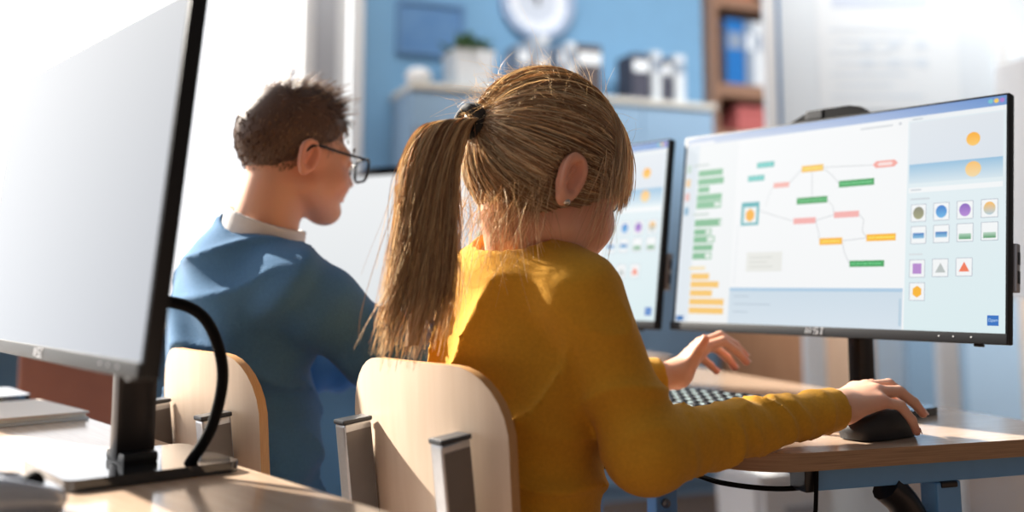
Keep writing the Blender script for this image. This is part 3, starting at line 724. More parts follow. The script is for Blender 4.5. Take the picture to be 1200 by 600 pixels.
    u.line([(525.0, z - 1.2), (523.2, z - 1.2), (523.2, z + 0.8), (525.0, z + 0.8), (525.0, z - 0.1), (523.2, z - 0.1)], 0.5, wt); u.line([(526.0, z - 1.3), (526.0, z + 0.9), (527.8, z + 0.7), (527.8, z - 1.3)], 0.5, wt)
    return u
def ui_glare(c_top, c_bot):  # plain glow painting the glare that washes out a screen
    u = UI(); u.rect(6.5, 13, 537, 321.5, c_top, c_bot); return u

def make_monitor(label, w_, b_, ui, sm, back='housing', silver=False, slim=False):
    root = thing('monitor', label, 'monitor', wp(w_ , b_, DESK), ROT, 'flat monitors on the desks')
    p = MB(); p.box((PW / 2, 0.008, PH / 2), (PW, 0.016, PH), 0.0025)
    p.v = [tilt(v) for v in p.v]; p.build('panel', M[back], root, 30)
    s = MB(); s.box((PW / 2, -0.0012, 0.0062), (PW + 0.001, 0.006, 0.0135), 0.0015); s.v = [tilt(v) for v in s.v]
    ch = s.build('chin', M['silverback' if silver else 'bezel'], root, 30)
    # lettering M S I in slanted strokes, on the chin
    g = MB()
    def st(x0, z0, x1, z1, wd=0.0013): g.beam(tilt((x0, -0.0045, z0)), tilt((x1, -0.0045, z1)), wd, 0.0006, up=(0, -1, 0))
    X0, s_, zb, zt = 0.2560, 0.0016, 0.0028, 0.0108
    for k in range(3): st(X0 + 0.0038 * k, zb, X0 + 0.0038 * k + s_, zt)
    xs = X0 + 0.0125
    st(xs, zb, xs + 0.0068, zb, 0.0013); st(xs + 0.0068, zb, xs + 0.0076, (zb + zt) / 2, 0.0013); st(xs + 0.0008, (zb + zt) / 2, xs + 0.0076, (zb + zt) / 2, 0.0013); st(xs + 0.0008, (zb + zt) / 2, xs + s_, zt, 0.0013); st(xs + s_, zt, xs + 0.0084, zt, 0.0013)
    xi = xs + 0.0130
    st(xi, zb, xi + s_, zt); st(xi - 0.0022, zb, xi + 0.0022, zb, 0.0013); st(xi + s_ - 0.0022, zt, xi + s_ + 0.0022, zt, 0.0013)
    g.build('logo', M['logo'], ch)
    for x in (0.4543, 0.4734, 0.4965):
        q = MB(); q.lathe([(0.0001, -0.0047), (0.0011, -0.0047), (0.0011, -0.0043), (0.0001, -0.0043)], (x, 0, 0.007), 12, axis='y', caps=False); q.v = [tilt(v) for v in q.v]; q.build('button_mark', M['logo'], ch)
    q = MB(); q.box((0.502, 0.006, -0.0022), (0.012, 0.006, 0.0035), 0.001); q.v = [tilt(v) for v in q.v]; q.build('joystick', M['black'], root)
    ui.build(root, sm)
    # thicker rear housing with side ports, low camera module on top
    hd_ = 0.5 if slim else 1.0; ix_ = 0.17 if slim else 0.05
    h = MB(); pts = rrect(0.012, 0.010, PW - 0.012, PH - 0.012, 0.02, 6); pt2 = rrect(ix_, 0.03, PW - ix_, PH - 0.06, 0.03, 6); n = len(pts)
    h.add([(x, 0.016, z) for x, z in pts] + [(x, 0.016 + 0.014 * hd_ ** 2, z) for x, z in rrect(0.016, 0.014, PW - 0.016, PH - 0.03, 0.02, 6)] + [(x, 0.046, z) for x, z in pt2],
          [(k * n + i, k * n + (i + 1) % n, (k + 1) * n + (i + 1) % n, (k + 1) * n + i) for k in range(2) for i in range(n)] + [tuple(range(2 * n, 3 * n))])
    h.v = [tilt(v) for v in h.v]; h.build('rear_housing', M['silverback' if silver else back], root, 30)
    if not slim:
     io = MB().box((PW - 0.0015, 0.0205, 0.098), (0.011, 0.011, 0.062), 0.002); io.v = [tilt(v) for v in io.v]; io = io.build('side_strip', M['silverback'], root, 30)
    for z in ((0.110, 0.086) if not slim else ()):
        q = MB().box((PW + 0.0042, 0.0205, z), (0.0012, 0.006, 0.016), 0.0003); q.v = [tilt(v) for v in q.v]; q.build('port', M['black'], io)
    if not slim:
        cm = MB().prism([(0.190, PH - 0.010), (0.336, PH - 0.010), (0.336, PH + 0.002), (0.318, PH + 0.016), (0.300, PH + 0.0205), (0.240, PH + 0.0205), (0.222, PH + 0.016), (0.190, PH + 0.002)], 0.0165, 0.032, axis='y')
        cm.v = [tilt(v) for v in cm.v]; cm = cm.build('camera_module', M['rubber'], root, 30)
        q = MB().box((0.240, 0.0240, PH + 0.013), (0.030, 0.0185, 0.0155), 0.002); q.v = [tilt(v) for v in q.v]; q.build('camera_slider', M['bezel'], cm)
    # stand
    yb = 0.086; xs = 0.02
    ra = MB().beam((xs, yb, 0.012), (xs, yb, 0.30), 0.041, 0.022, 0.006); po = ra.build('pole', M['darksteel' if not silver else 'black'], root, 40)
    hd = MB().box((0.31 - PW / 2 * 0 - 0.02, 0.050, 0.17), (0.09, 0.022, 0.09), 0.006); hd.v = [tilt(v) for v in hd.v]; hd.build('mount', M['black'], root, 40)
    bs = MB().prism(rrect(xs - 0.074, yb - 0.085, xs + 0.074, yb + 0.085, 0.012, 5), 0.0, 0.011); bs.build('base', M['blackgloss'], root, 30)
    MB().box((xs, yb, 0.016), (0.052, 0.036, 0.012), 0.004).build('pole_collar', M['black'], root, 40)
    return root
mon = make_monitor('monitor with the diagram editor in front of the girl, beside her right hand', 0.8228, 1.2708, ui_editor(), M['screen'])
m2 = dup(mon, wp(1.1112 + 0.27, 1.2521, DESK), ROT, 'monitor showing the editor behind the girl\'s face, left of her own monitor')
m3 = make_monitor('blank white monitor between the boy\'s face and the ponytail', 0, 0, ui_glare((246, 248, 249), (232, 236, 238)), M['screen'])  # white emission paints the sun wash on this screen
m3.location = (-0.325, 2.21, DESK); m3.rotation_euler.z = math.atan2(-0.47, 0.88)
TI = 0.092
m4 = make_monitor('large blurred near monitor at the left edge with window glare painted into its pale screen', 0.7953 + 0.27, 0.2922, ui_glare((138, 141, 146), (112, 120, 132)), M['screendim'], 'housing', False, True)  # grey glow, paler at the top, paints the window's glare
m5 = dup(m4, wp(0.7953 + 0.27 + 0.79, 0.30, DESK), ROT, 'monitor whose black base stands at the far left edge of the near desk')

# ------------------------------------------------------------------ keyboard and mice
kb = thing('keyboard', 'black keyboard with pale key edges under the girl\'s left hand', 'keyboard', wp(0.985, 1.165, DESK), ROT)
KW, KDp = 0.355, 0.135
q = MB(); q.prism(rrect(-KW / 2, -KDp / 2, KW / 2, KDp / 2, 0.008, 4), 0.0, 0.014)
q.v = [(x, y, z + (0.010 * (y / KDp + 0.5) if z > 0.005 else 0)) for x, y, z in q.v]; q.build('case', M['blackmatte'], kb, 30)
rows = 6; pitch = 0.0212
kc = 0
for r_ in range(rows):
    x = -KW / 2 + 0.008; y = -KDp / 2 + 0.011 + r_ * 0.0205
    widths = ([1] * 16 if r_ > 0 else [1.3, 1.2, 1.2, 6, 1.2, 1.2, 1.3, 1, 1, 1])
    tot = sum(widths); un = (KW - 0.016) / tot
    for wd in widths:
        k_ = MB(); a = un * wd - 0.0025; zb = 0.0145 + 0.010 * (y / KDp + 0.5)
        xc = x + un * wd / 2; hh = 0.008
        k_.add([(xc - a / 2, y - 0.0085, zb), (xc + a / 2, y - 0.0085, zb), (xc + a / 2, y + 0.0085, zb), (xc - a / 2, y + 0.0085, zb),
                (xc - a / 2 + 0.002, y - 0.0062, zb + hh), (xc + a / 2 - 0.002, y - 0.0062, zb + hh), (xc + a / 2 - 0.002, y + 0.0068, zb + hh), (xc - a / 2 + 0.002, y + 0.0068, zb + hh)],
               [(4, 5, 6, 7), (0, 1, 5, 4), (1, 2, 6, 5), (2, 3, 7, 6), (3, 0, 4, 7)])
        k_.f.append((3, 2, 1, 0)); k_.m.append(0)
        # pale legend bar on the front of the cap
        f0 = len(k_.v); s_ = 0.22
        k_.add([(xc - a * s_, y - 0.0080, zb + 0.0025), (xc + a * s_, y - 0.0080, zb + 0.0025), (xc + a * s_, y - 0.0067, zb + 0.0068), (xc - a * s_, y - 0.0067, zb + 0.0068)], [(0, 1, 2, 3)], 1)
        k_.v[f0:] = [(vx, vy - 0.0004, vz) for vx, vy, vz in k_.v[f0:]]
        kc += 1
        k_.build('key', [M['black'], M['keylegend']], kb)
        x += un * wd

def make_mouse(label, mname, loc, rotz):
    root = thing('computer_mouse', label, 'mouse', loc, rotz, 'computer mice')
    nu, nv = 40, 14; v = []; f = []
    for j in range(nv + 1):
        t = j / nv
        for i in range(nu):
            a = 2 * PI * i / nu; cx, cy = math.cos(a), math.sin(a)
            sx = 0.0315 * (abs(cx) ** 0.8) * (1 if cx > 0 else -1); sy = 0.059 * (abs(cy) ** 0.85) * (1 if cy > 0 else -1)
            pinch = 1 - 0.10 * math.exp(-((sy - 0.012) / 0.025) ** 2)
            k = (1 - t ** 3.2) ** 0.5 if t < 1 else 0.0
            k = max(k, 0.02) * (1.0 - 0.06 * (1 - min(1, t * 4)))
            ztop = 0.037 - 0.010 * ((sy - (-0.010)) / 0.06) ** 2 * (1 if sy > -0.01 else 1.4)
            v.append((sx * k * pinch, sy * k, 0.0015 + (ztop - 0.0015) * math.sin(t * PI / 2)))
    for j in range(nv):
        for i in range(nu): f.append((j * nu + i, j * nu + (i + 1) % nu, (j + 1) * nu + (i + 1) % nu, (j + 1) * nu + i))
    f += [tuple(range(nu - 1, -1, -1)), tuple(range(nv * nu, nv * nu + nu))]
    b_ = MB(); b_.add(v, f); b_.build('body', M[mname], root, 40)
    MB().lathe([(0.001, -0.004), (0.007, -0.004), (0.0085, -0.002), (0.0085, 0.002), (0.007, 0.004), (0.001, 0.004)], (0, 0.032, 0.0262), 20, axis='x', caps=False).build('scroll_wheel', M['rubber'], root, 40)
    MB().beam((0, 0.022, 0.0345), (0, -0.006, 0.0372), 0.0012, 0.0012).build('button_seam', M['rubber'], root)
    return root
MO = np.array([0.456, 1.268]); MA = np.array([0.86, 0.5103])     # mouse spot and heading
make_mouse('black mouse under the girl\'s right hand', 'blackmatte', (MO[0], MO[1], DESK), math.atan2(MA[1], MA[0]) - PI / 2)
make_mouse('glossy mouse, window reflection painted pale grey, at the lower left corner of the near desk', 'reflectgrey', (-0.425, 0.835, DESK), -1.0)  # body colour paints the bright window mirrored in the mouse
q = thing('notebook', 'pale notebook lying near the back edge of the near desk, below the rust brown chair', 'notebook', wp(1.57, 0.40, DESK), ROT + 0.06)
MB().box((0, 0, 0.002), (0.20, 0.13, 0.004), 0.001).build('cover', M['cream'], q); MB().box((0.002, 0, 0.0065), (0.19, 0.124, 0.005), 0.001).build('page_block', M['pages'], q)
MB().box((0, 0, 0.0105), (0.20, 0.13, 0.003), 0.001).build('cover', M['peach'], q)

# ------------------------------------------------------------------ cables
def cable(label, pts, r=0.0032, n=10):
    c = MB().tube(curve(pts, n), r, 8).build('cable', M['rubber'], None, 60); tag(c, label, 'cable', 'black cables'); return c
def A(w_, b_, z): return wp(w_, b_, z)
cable('black cable arching out behind the near monitor down to its desk', [(-0.385, 1.00, -0.030), (-0.350, 1.01, -0.018), (-0.312, 1.02, -0.035), (-0.292, 1.02, -0.085), (-0.300, 1.02, -0.140), (-0.325, 1.025, -0.183)], 0.0058)
cable('black cable sagging below the desk from behind the girl\'s elbow to the dark end cap', [(0.10, 1.32, -0.235), (0.19, 1.24, -0.222), (0.245, 1.20, -0.232), (0.31, 1.195, -0.238), (0.365, 1.20, -0.234), (0.40, 1.215, -0.228)], 0.0030)
cable('black cable running close under the desk front by the girl\'s forearm', [(0.20, 1.36, -0.215), (0.255, 1.26, -0.214), (0.30, 1.20, -0.2145), (0.345, 1.18, -0.2145)], 0.0028)
cable('black cable hanging straight down from the desk\'s dark end cap', [(0.349, 1.172, -0.2125), (0.346, 1.168, -0.245), (0.342, 1.168, -0.30), (0.338, 1.17, -0.45), (0.34, 1.2, -0.75), (0.36, 1.25, FLOOR + 0.004)], 0.0026)
for z, l_ in ((-0.207, 'upper'), (-0.272, 'lower')): pass

# ------------------------------------------------------------------ continuous bodies: blended distance fields turned into one surface
F4 = np.float32
def V3(*p): return np.array(p, F4)
def smin(a, b, k):
    h = np.clip(0.5 + 0.5 * (b - a) / k, 0, 1); return b * (1 - h) + a * h - k * h * (1 - h)
def smax(a, b, k): return -smin(-a, -b, k)
def cap(P, a, b, ra, rb=None):
    rb = ra if rb is None else rb; a = V3(*a); b = V3(*b); pa = P - a; ba = b - a
    h = np.clip((pa @ ba) / max(float(ba @ ba), 1e-12), 0, 1)
    return np.linalg.norm(pa - h[:, None] * ba, axis=1) - (ra + (rb - ra) * h)
def ell(P, c, r, Rm=None):
    q = P - V3(*c)
    if Rm is not None: q = q @ np.asarray(Rm, F4)
    r = V3(*r); k0 = np.linalg.norm(q / r, axis=1); k1 = np.linalg.norm(q / (r * r), axis=1)
    return k0 * (k0 - 1) / np.maximum(k1, 1e-6)
def rot(ax, a):
    c, s = math.cos(a), math.sin(a)
    return np.array({'x': [[1, 0, 0], [0, c, -s], [0, s, c]], 'y': [[c, 0, s], [0, 1, 0], [-s, 0, c]], 'z': [[c, -s, 0], [s, c, 0], [0, 0, 1]]}[ax], F4)

def surf(f, lo, hi, h, blk=6, slack=1.7):
    """surface-net polygons of f = 0, only evaluated near the surface"""
    lo = np.array(lo, F4); n = np.ceil((np.array(hi) - lo) / h / blk).astype(int); N = n * blk + 1
    ax = [lo[i] + h * (np.arange(n[i]) * blk + blk / 2) for i in range(3)]
    G = np.stack(np.meshgrid(*ax, indexing='ij'), -1).reshape(-1, 3).astype(F4)
    d = np.concatenate([f(g) for g in np.array_split(G, max(1, len(G) // 200000))])
    V = np.ones(N, F4)
    sgn = np.repeat(np.repeat(np.repeat(d.reshape(n), blk, 0), blk, 1), blk, 2); V[:-1, :-1, :-1] = np.where(sgn > 0, 1, -1)
    act = np.argwhere(np.abs(d.reshape(n)) < h * blk * 0.87 * slack)
    off = np.stack(np.meshgrid(*[np.arange(blk + 1)] * 3, indexing='ij'), -1).reshape(-1, 3)
    for ch in np.array_split(act, max(1, len(act) // 1500)):
        I = (ch[:, None, :] * blk + off[None]).reshape(-1, 3)
        V[I[:, 0], I[:, 1], I[:, 2]] = f((lo + h * I).astype(F4))
    ins = V < 0
    c = np.zeros(np.array(N) - 1, np.int8)
    for dx in (0, 1):
        for dy in (0, 1):
            for dz in (0, 1): c += ins[dx:N[0] - 1 + dx, dy:N[1] - 1 + dy, dz:N[2] - 1 + dz]
    C = np.argwhere((c > 0) & (c < 8)); idx = -np.ones(c.shape, np.int64); idx[C[:, 0], C[:, 1], C[:, 2]] = np.arange(len(C))
    acc = np.zeros((len(C), 3), np.float64); cnt = np.zeros(len(C))
    cr_ = [(x, y, z) for x in (0, 1) for y in (0, 1) for z in (0, 1)]
    for a in cr_:
        for i in range(3):
            if a[i]: continue
            b = list(a); b[i] = 1
            va = V[C[:, 0] + a[0], C[:, 1] + a[1], C[:, 2] + a[2]]; vb = V[C[:, 0] + b[0], C[:, 1] + b[1], C[:, 2] + b[2]]
            mk = (va < 0) != (vb < 0); t = np.where(mk, va / np.where(va - vb == 0, 1, va - vb), 0)
            p = np.array(a, float)[None] + np.zeros((len(C), 3)); p[:, i] = t
            acc[mk] += p[mk]; cnt[mk] += 1
    Vt = lo + h * (C + acc / np.maximum(cnt, 1)[:, None]); faces = []
    for i in range(3):
        j, k = (i + 1) % 3, (i + 2) % 3
        s0 = [slice(None)] * 3; s1 = [slice(None)] * 3; s0[i] = slice(0, N[i] - 1); s1[i] = slice(1, N[i])
        A_, B_ = ins[tuple(s0)], ins[tuple(s1)]; E = np.argwhere(A_ != B_)
        E = E[(E[:, j] > 0) & (E[:, k] > 0) & (E[:, j] < N[j] - 1) & (E[:, k] < N[k] - 1)]
        def cell(dj, dk):
            q = E.copy(); q[:, j] += dj; q[:, k] += dk; return idx[q[:, 0], q[:, 1], q[:, 2]]
        Q = np.stack([cell(-1, -1), cell(0, -1), cell(0, 0), cell(-1, 0)], 1)
        fl = ~A_[E[:, 0], E[:, 1], E[:, 2]]; Q[fl] = Q[fl][:, ::-1]; faces.append(Q)
    Fq = np.concatenate(faces); Fq = Fq[(Fq >= 0).all(1)]
    return Vt, Fq

def relax(Vt, Fq, n=2, lam=0.5):
    e = np.concatenate([Fq[:, [0, 1]], Fq[:, [1, 2]], Fq[:, [2, 3]], Fq[:, [3, 0]]]); e = np.concatenate([e, e[:, ::-1]])
    cnt = np.bincount(e[:, 0], minlength=len(Vt))[:, None]
    for it in range(n * 2):
        s = np.stack([np.bincount(e[:, 0], Vt[e[:, 1], k], len(Vt)) for k in range(3)], 1) / np.maximum(cnt, 1)
        Vt = Vt + (lam if it % 2 == 0 else -lam * 1.04) * (s - Vt)
    return Vt

def mesh_obj(name, Vt, Fq, mats, parent=None, smooth=True, mi=None, color=None, cname='tint'):
    me = bpy.data.meshes.new(name); nv, nf = len(Vt), len(Fq); k = Fq.shape[1]
    me.vertices.add(nv); me.vertices.foreach_set('co', np.asarray(Vt, F4).ravel())
    me.loops.add(nf * k); me.loops.foreach_set('vertex_index', np.asarray(Fq, np.int32).ravel())
    me.polygons.add(nf); me.polygons.foreach_set('loop_start', np.arange(nf, dtype=np.int32) * k)
    for m_ in (mats if isinstance(mats, (list, tuple)) else [mats]): me.materials.append(m_)
    if mi is not None: me.polygons.foreach_set('material_index', np.asarray(mi, np.int32))
    me.polygons.foreach_set('use_smooth', np.full(nf, smooth))
    if color is not None:
        at = me.color_attributes.new(cname, 'FLOAT_COLOR', 'POINT'); at.data.foreach_set('color', np.concatenate([color, np.ones((nv, 1))], 1).astype(F4).ravel())
    me.update(calc_edges=True); me.validate()
    o = bpy.data.objects.new(name, me); COL.objects.link(o)
    if parent: o.parent = parent
    return o

def join(parts):
    Vs, Fs, o = [], [], 0
    for v, f in parts: Vs.append(v); Fs.append(f + o); o += len(v)
    return np.concatenate(Vs), np.concatenate(Fs)

def strands(name, paths, radii, tints, m, parent, sides=3, taper=0.35):
    """paths (n, k, 3): thin hairs, each a fine tapering tube, all one mesh"""
    n, k, _ = paths.shape; T = np.gradient(paths, axis=1); T /= np.linalg.norm(T, axis=2, keepdims=True) + 1e-9
    ref = np.eye(3)[np.abs(T).max(1).argmin(1)][:, None, :] + 0 * T      # one steady reference per hair
    X = np.cross(T, ref); X /= np.linalg.norm(X, axis=2, keepdims=True) + 1e-9; Y = np.cross(T, X)
    prof = np.linspace(1, taper, k)[None, :, None] * radii[:, None, None]
    rings = np.stack([paths + prof * (X * math.cos(2 * PI * s / sides) + Y * math.sin(2 * PI * s / sides)) for s in range(sides)], 2)
    base = (np.arange(n)[:, None, None] * k + np.arange(k - 1)[None, :, None]) * sides; s = np.arange(sides)[None, None]
    a = base + s; b = base + (s + 1) % sides
    Fq = np.stack([a, b, b + sides, a + sides], -1).reshape(-1, 4)
    col = np.repeat(tints, k * sides, axis=0)
    return mesh_obj(name, rings.reshape(-1, 3), Fq, m, parent, True, color=col)

# ------------------------------------------------------------------ a child's head, in its own axes (x right, y forward, z up)
def head_sdf(P, ears=True):
    d = ell(P, (0, -0.014, 0.034), (0.069, 0.087, 0.076))
    d = smin(d, ell(P, (0, 0.034, -0.030), (0.054, 0.052, 0.066)), 0.03)
    for s in (-1, 1):
        d = smin(d, cap(P, (s * 0.044, 0.006, -0.052), (s * 0.012, 0.058, -0.089), 0.019, 0.017), 0.028)
        d = smin(d, ell(P, (s * 0.034, 0.052, -0.034), (0.026, 0.026, 0.026)), 0.022)
        d = smin(d, cap(P, (s * 0.014, 0.080, 0.020), (s * 0.044, 0.062, 0.016), 0.007), 0.018)
    d = smin(d, cap(P, (0, 0.066, -0.088), (0, 0.063, -0.092), 0.017), 0.02)
    for s in (-1, 1):
        d = smax(d, -ell(P, (s * 0.030, 0.092, 0.002), (0.015, 0.014, 0.010)), 0.012)
        d = smin(d, ell(P, (s * 0.030, 0.0705, 0.001), (0.0125, 0.0125, 0.0125)), 0.003)
        d = smin(d, cap(P, (s * 0.019, 0.0805, 0.006), (s * 0.041, 0.0755, 0.006), 0.0030), 0.004)
    d = smin(d, cap(P, (0, 0.083, 0.006), (0, 0.098, -0.022), 0.006, 0.0085), 0.012)
    for s in (-1, 1): d = smin(d, ell(P, (s * 0.009, 0.091, -0.026), (0.0065, 0.008, 0.006)), 0.006)
    d = smin(d, ell(P, (0, 0.0845, -0.0500), (0.020, 0.007, 0.0050)), 0.005)
    d = smin(d, ell(P, (0, 0.0830, -0.0590), (0.017, 0.008, 0.0055)), 0.004)
    d = smax(d, -ell(P, (0, 0.0935, -0.0545), (0.021, 0.006, 0.0010)), 0.003)
    if ears:
        for s in (-1, 1):
            Q = (P - V3(s * 0.0750, -0.016, -0.006)) * V3(s, 1, 1)
            Q = Q @ rot('z', 0.15) @ rot('x', -0.20)     # tipped back, standing a little off the head
            x, y, z = Q[:, 0], Q[:, 1], Q[:, 2]
            yy = y + 0.04 * z
            wd = 0.0165 + 0.11 * np.clip(z, -0.03, 0.03)
            e = (np.abs(yy / wd) ** 2.3 + np.abs(z / 0.0275) ** 2.3) ** (1 / 2.3)
            rim = (e - 1) * 0.0165
            body = np.maximum(np.abs(x) - 0.0048, rim * 0.8)
            body = smin(body, np.sqrt((rim + 0.0028) ** 2 + (x - 0.0040) ** 2) - 0.0036, 0.0015)      # helix rim
            body = smin(body, ell(Q, (0.0, 0.001, -0.0255), (0.0042, 0.008, 0.008)), 0.004)
            body = smax(body, -ell(Q, (0.0070, 0.0005, 0.003), (0.0098, 0.0090, 0.0185)), 0.0012)
            body = smax(body, -ell(Q, (0.0060, 0.003, -0.006), (0.0130, 0.0064, 0.0090)), 0.0015)    # bowl
            body = smin(body, cap(Q, (0.0010, -0.0065, -0.012), (0.0014, -0.0015, 0.012), 0.0026), 0.0015)  # inner fold
            body = smin(body, ell(Q, (0.0035, 0.0115, -0.006), (0.004, 0.004, 0.0065)), 0.002)       # tragus
            body = smin(body, ell(Q, (-0.008, 0.008, -0.004), (0.010, 0.010, 0.020)), 0.006)
            d = smin(d, body, 0.004)
    return d

def frame_of(centre, yaw, pitch, roll=0.0):
    """columns: right, forward, up of a head turned yaw to the right of the view and nodding by pitch"""
    Fw = np.array([math.sin(yaw), math.cos(yaw), 0]); Rt = np.array([math.cos(yaw), -math.sin(yaw), 0]); Up = np.array([0, 0, 1.0])
    f2 = Fw * math.cos(pitch) - Up * math.sin(pitch); u2 = Up * math.cos(pitch) + Fw * math.sin(pitch)
    r2 = Rt * math.cos(roll) - u2 * math.sin(roll); u3 = u2 * math.cos(roll) + Rt * math.sin(roll)
    return np.stack([r2, f2, u3], 1), np.array(centre, float)

def wave(P, a, k, ph=0.0):                               # folded cloth: warped ripples along direction a
    a = V3(*a); t = P @ a
    w_ = np.sin(23 * P[:, 0] + 17 * P[:, 2] + ph) + np.sin(31 * P[:, 1] - 19 * P[:, 2] + 1.7 * ph)
    return np.sin(k * t + 0.9 * w_ + ph)

def ridge(t): return 1.0 - 2.0 * np.sqrt(np.abs(np.sin(0.5 * t)) + 0.004)      # soft rolls with sharper valleys between
def hand_sdf(P, wrist, mcps, fingers, thumb, rf=0.0072, rp=0.0115):
    """one hand: palm webbed from wrist to knuckles, five separate bent fingers"""
    d = None; w_ = np.array(wrist)
    for i, q in enumerate(mcps):
        c_ = cap(P, w_ + (np.array(q) - w_) * 0.10 + (np.array(q) - np.mean(mcps, 0)) * 0.35, q, rp * 1.05, rp * 0.82)
        d = c_ if d is None else smin(d, c_, 0.014)
    for i, fg in enumerate(fingers):
        k = (0.96, 1.0, 0.95, 0.84)[i]; pts = [mcps[i]] + list(fg); r_ = [rf * 1.16 * k, rf * 1.02 * k, rf * 0.90 * k, rf * 0.78 * k]; e = None
        for j in range(3):
            c_ = cap(P, pts[j], pts[j + 1], r_[j], r_[j + 1]); e = c_ if e is None else smin(e, c_, 0.0025)
        d = smin(d, e, 0.0045)
    r_ = (rp * 1.08, rf * 1.28, rf * 1.12, rf * 0.85); e = None
    for j in range(3):
        c_ = cap(P, thumb[j], thumb[j + 1], r_[j], r_[j + 1]); e = c_ if e is None else smin(e, c_, 0.004)
    return smin(d, e, 0.008)

M.update(
    skin=mat('skin', (232, 186, 164), 0.45, spec=0.4, sss=0.18, attr='tint', bump=0.05, bscale=700),
    nail=mat('fingernail', (240, 200, 186), 0.25, noise=0.02),
    hair=mat('blonde hair', (180, 136, 92), 0.38, spec=0.55, attr='tint'),
    brownhair=mat('short brown hair', (92, 66, 50), 0.45, spec=0.45, attr='tint'),
    yellow=mat('mustard yellow fleece', (200, 144, 42), 0.9, spec=0.15, noise=0.07, scale=260, bump=0.35, bscale=700, sheen=0.08),
    blueknit=mat('blue sweater', (76, 116, 154), 0.92, spec=0.12, noise=0.06, scale=240, bump=0.3, bscale=600, sheen=0.1),
    collar=mat('grey white shirt', (214, 210, 208), 0.85, noise=0.03, scale=120, bump=0.2, bscale=500),
    jeans=mat('blue denim', (78, 110, 156), 0.85, noise=0.10, scale=300, bump=0.25, bscale=800),
    shoe=mat('white canvas shoe', (222, 222, 218), 0.7, noise=0.03), sole=mat('rubber sole', (236, 234, 228), 0.6, noise=0.03),
    tie=mat('black fabric hair tie', (24, 22, 24), 0.8, noise=0.2, scale=200, bump=0.4, bscale=400), eye=mat('eyeball', (236, 234, 230), 0.15, noise=0.01),
    iris=mat('blue grey iris', (70, 92, 110), 0.2, noise=0.1), lash=mat('dark eyelashes', (40, 28, 22), 0.6, noise=0.1),
    stud=mat('silver ear stud', (190, 186, 180), 0.2, 0.9, noise=0.02), specs=mat('black glasses frame', (24, 26, 34), 0.25, noise=0.05), lens=glass('spectacle lens', (0.97, 0.98, 0.99), 0.05),
)
def backlit(m, k):                                      # hair lets the sun through
    n = m.node_tree.nodes; l = m.node_tree.links; o = n['Material Output']; t = n.new('ShaderNodeBsdfTranslucent'); x = n.new('ShaderNodeMixShader'); x.inputs[0].default_value = k
    at = [a for a in n if a.type == 'ATTRIBUTE'][0]; l.new(at.outputs['Color'], t.inputs[0]); l.new(n['Principled BSDF'].outputs[0], x.inputs[1]); l.new(t.outputs[0], x.inputs[2]); l.new(x.outputs[0], o.inputs[0])
backlit(M['hair'], 0.45); backlit(M['brownhair'], 0.15)
def skin_tint(V, warm=None):                            # redder fingertips, ears and cheeks
    base = np.array(lin((216, 164, 138))); out = np.repeat(base[None], len(V), 0)
    for c_, r_, col, k in (warm or []):
        w_ = np.exp(-((V - np.array(c_)) ** 2).sum(1) / r_ ** 2)[:, None] * k
        out = out * (1 - w_) + np.array(lin(col)) * w_
    return out
def toW(Q, Fm, c): return np.asarray(Q) @ Fm.T + c
def toL(P, Fm, c): return ((P - np.asarray(c, F4)) @ np.asarray(Fm / (Fm ** 2).sum(0), F4)).astype(F4)

# ------------------------------------------------------------------ the girl
GO = np.array([0.01, 1.16, 0.0]); GF = np.stack([R, B, np.array([0, 0, 1.0])], 1)      # body axes: right, forward, up
girl = thing('person', 'girl with a long blonde ponytail in a mustard sweater using the mouse at her desk', 'person', (GO[0], GO[1], FLOOR))
def own(o): o.location = -np.array(girl.location); return o     # meshes below are written in room coordinates
HF, HC = frame_of((0.038, 1.15, 0.115), math.radians(58), math.radians(17))
def hw(p): return toW(np.array(p, float), HF, HC)               # head axes -> room
def bw(p): return toW(np.array(p, float), GF, GO)               # body axes -> room

SHR, ELR, WRR = (0.100, -0.004, -0.018), (0.150, 0.046, -0.174), None
M3 = np.array([MO[0], MO[1], DESK]); MX = np.array([MA[1], -MA[0], 0.0]); MY = np.array([MA[0], MA[1], 0.0])
def mw(p): return M3 + MX * p[0] + MY * p[1] + np.array([0, 0, p[2]])
RW = mw((0.006, -0.074, 0.041))
r_mcp = [mw(p) for p in ((-0.018, -0.020, 0.058), (-0.001, -0.016, 0.061), (0.016, -0.020, 0.058), (0.030, -0.030, 0.048))]
r_fin = [[mw(q) for q in p] for p in (
    ((-0.020, 0.016, 0.061), (-0.018, 0.036, 0.051), (-0.015, 0.050, 0.0405)),
    ((0.001, 0.022, 0.063), (0.004, 0.042, 0.052), (0.006, 0.056, 0.0405)),
    ((0.022, 0.014, 0.057), (0.028, 0.034, 0.043), (0.031, 0.046, 0.029)),
    ((0.039, -0.006, 0.043), (0.0425, 0.010, 0.025), (0.0415, 0.019, 0.010)))]
r_thumb = [mw(p) for p in ((-0.010, -0.058, 0.042), (-0.032, -0.034, 0.033), (-0.0405, -0.012, 0.022), (-0.0395, 0.006, 0.014))]
LW = np.array([0.226, 1.398, -0.126])
l_mcp = [np.array(p) for p in ((0.268, 1.412, -0.090), (0.268, 1.430, -0.085), (0.264, 1.447, -0.092), (0.256, 1.461, -0.102))]
l_fin = [[np.array(q) for q in p] for p in (
    ((0.297, 1.418, -0.081), (0.317, 1.423, -0.095), (0.331, 1.427, -0.110)),
    ((0.298, 1.441, -0.075), (0.320, 1.447, -0.088), (0.335, 1.451, -0.103)),
    ((0.294, 1.461, -0.092), (0.312, 1.465, -0.107), (0.323, 1.467, -0.121)),
    ((0.278, 1.474, -0.109), (0.290, 1.478, -0.119), (0.299, 1.480, -0.128)))]
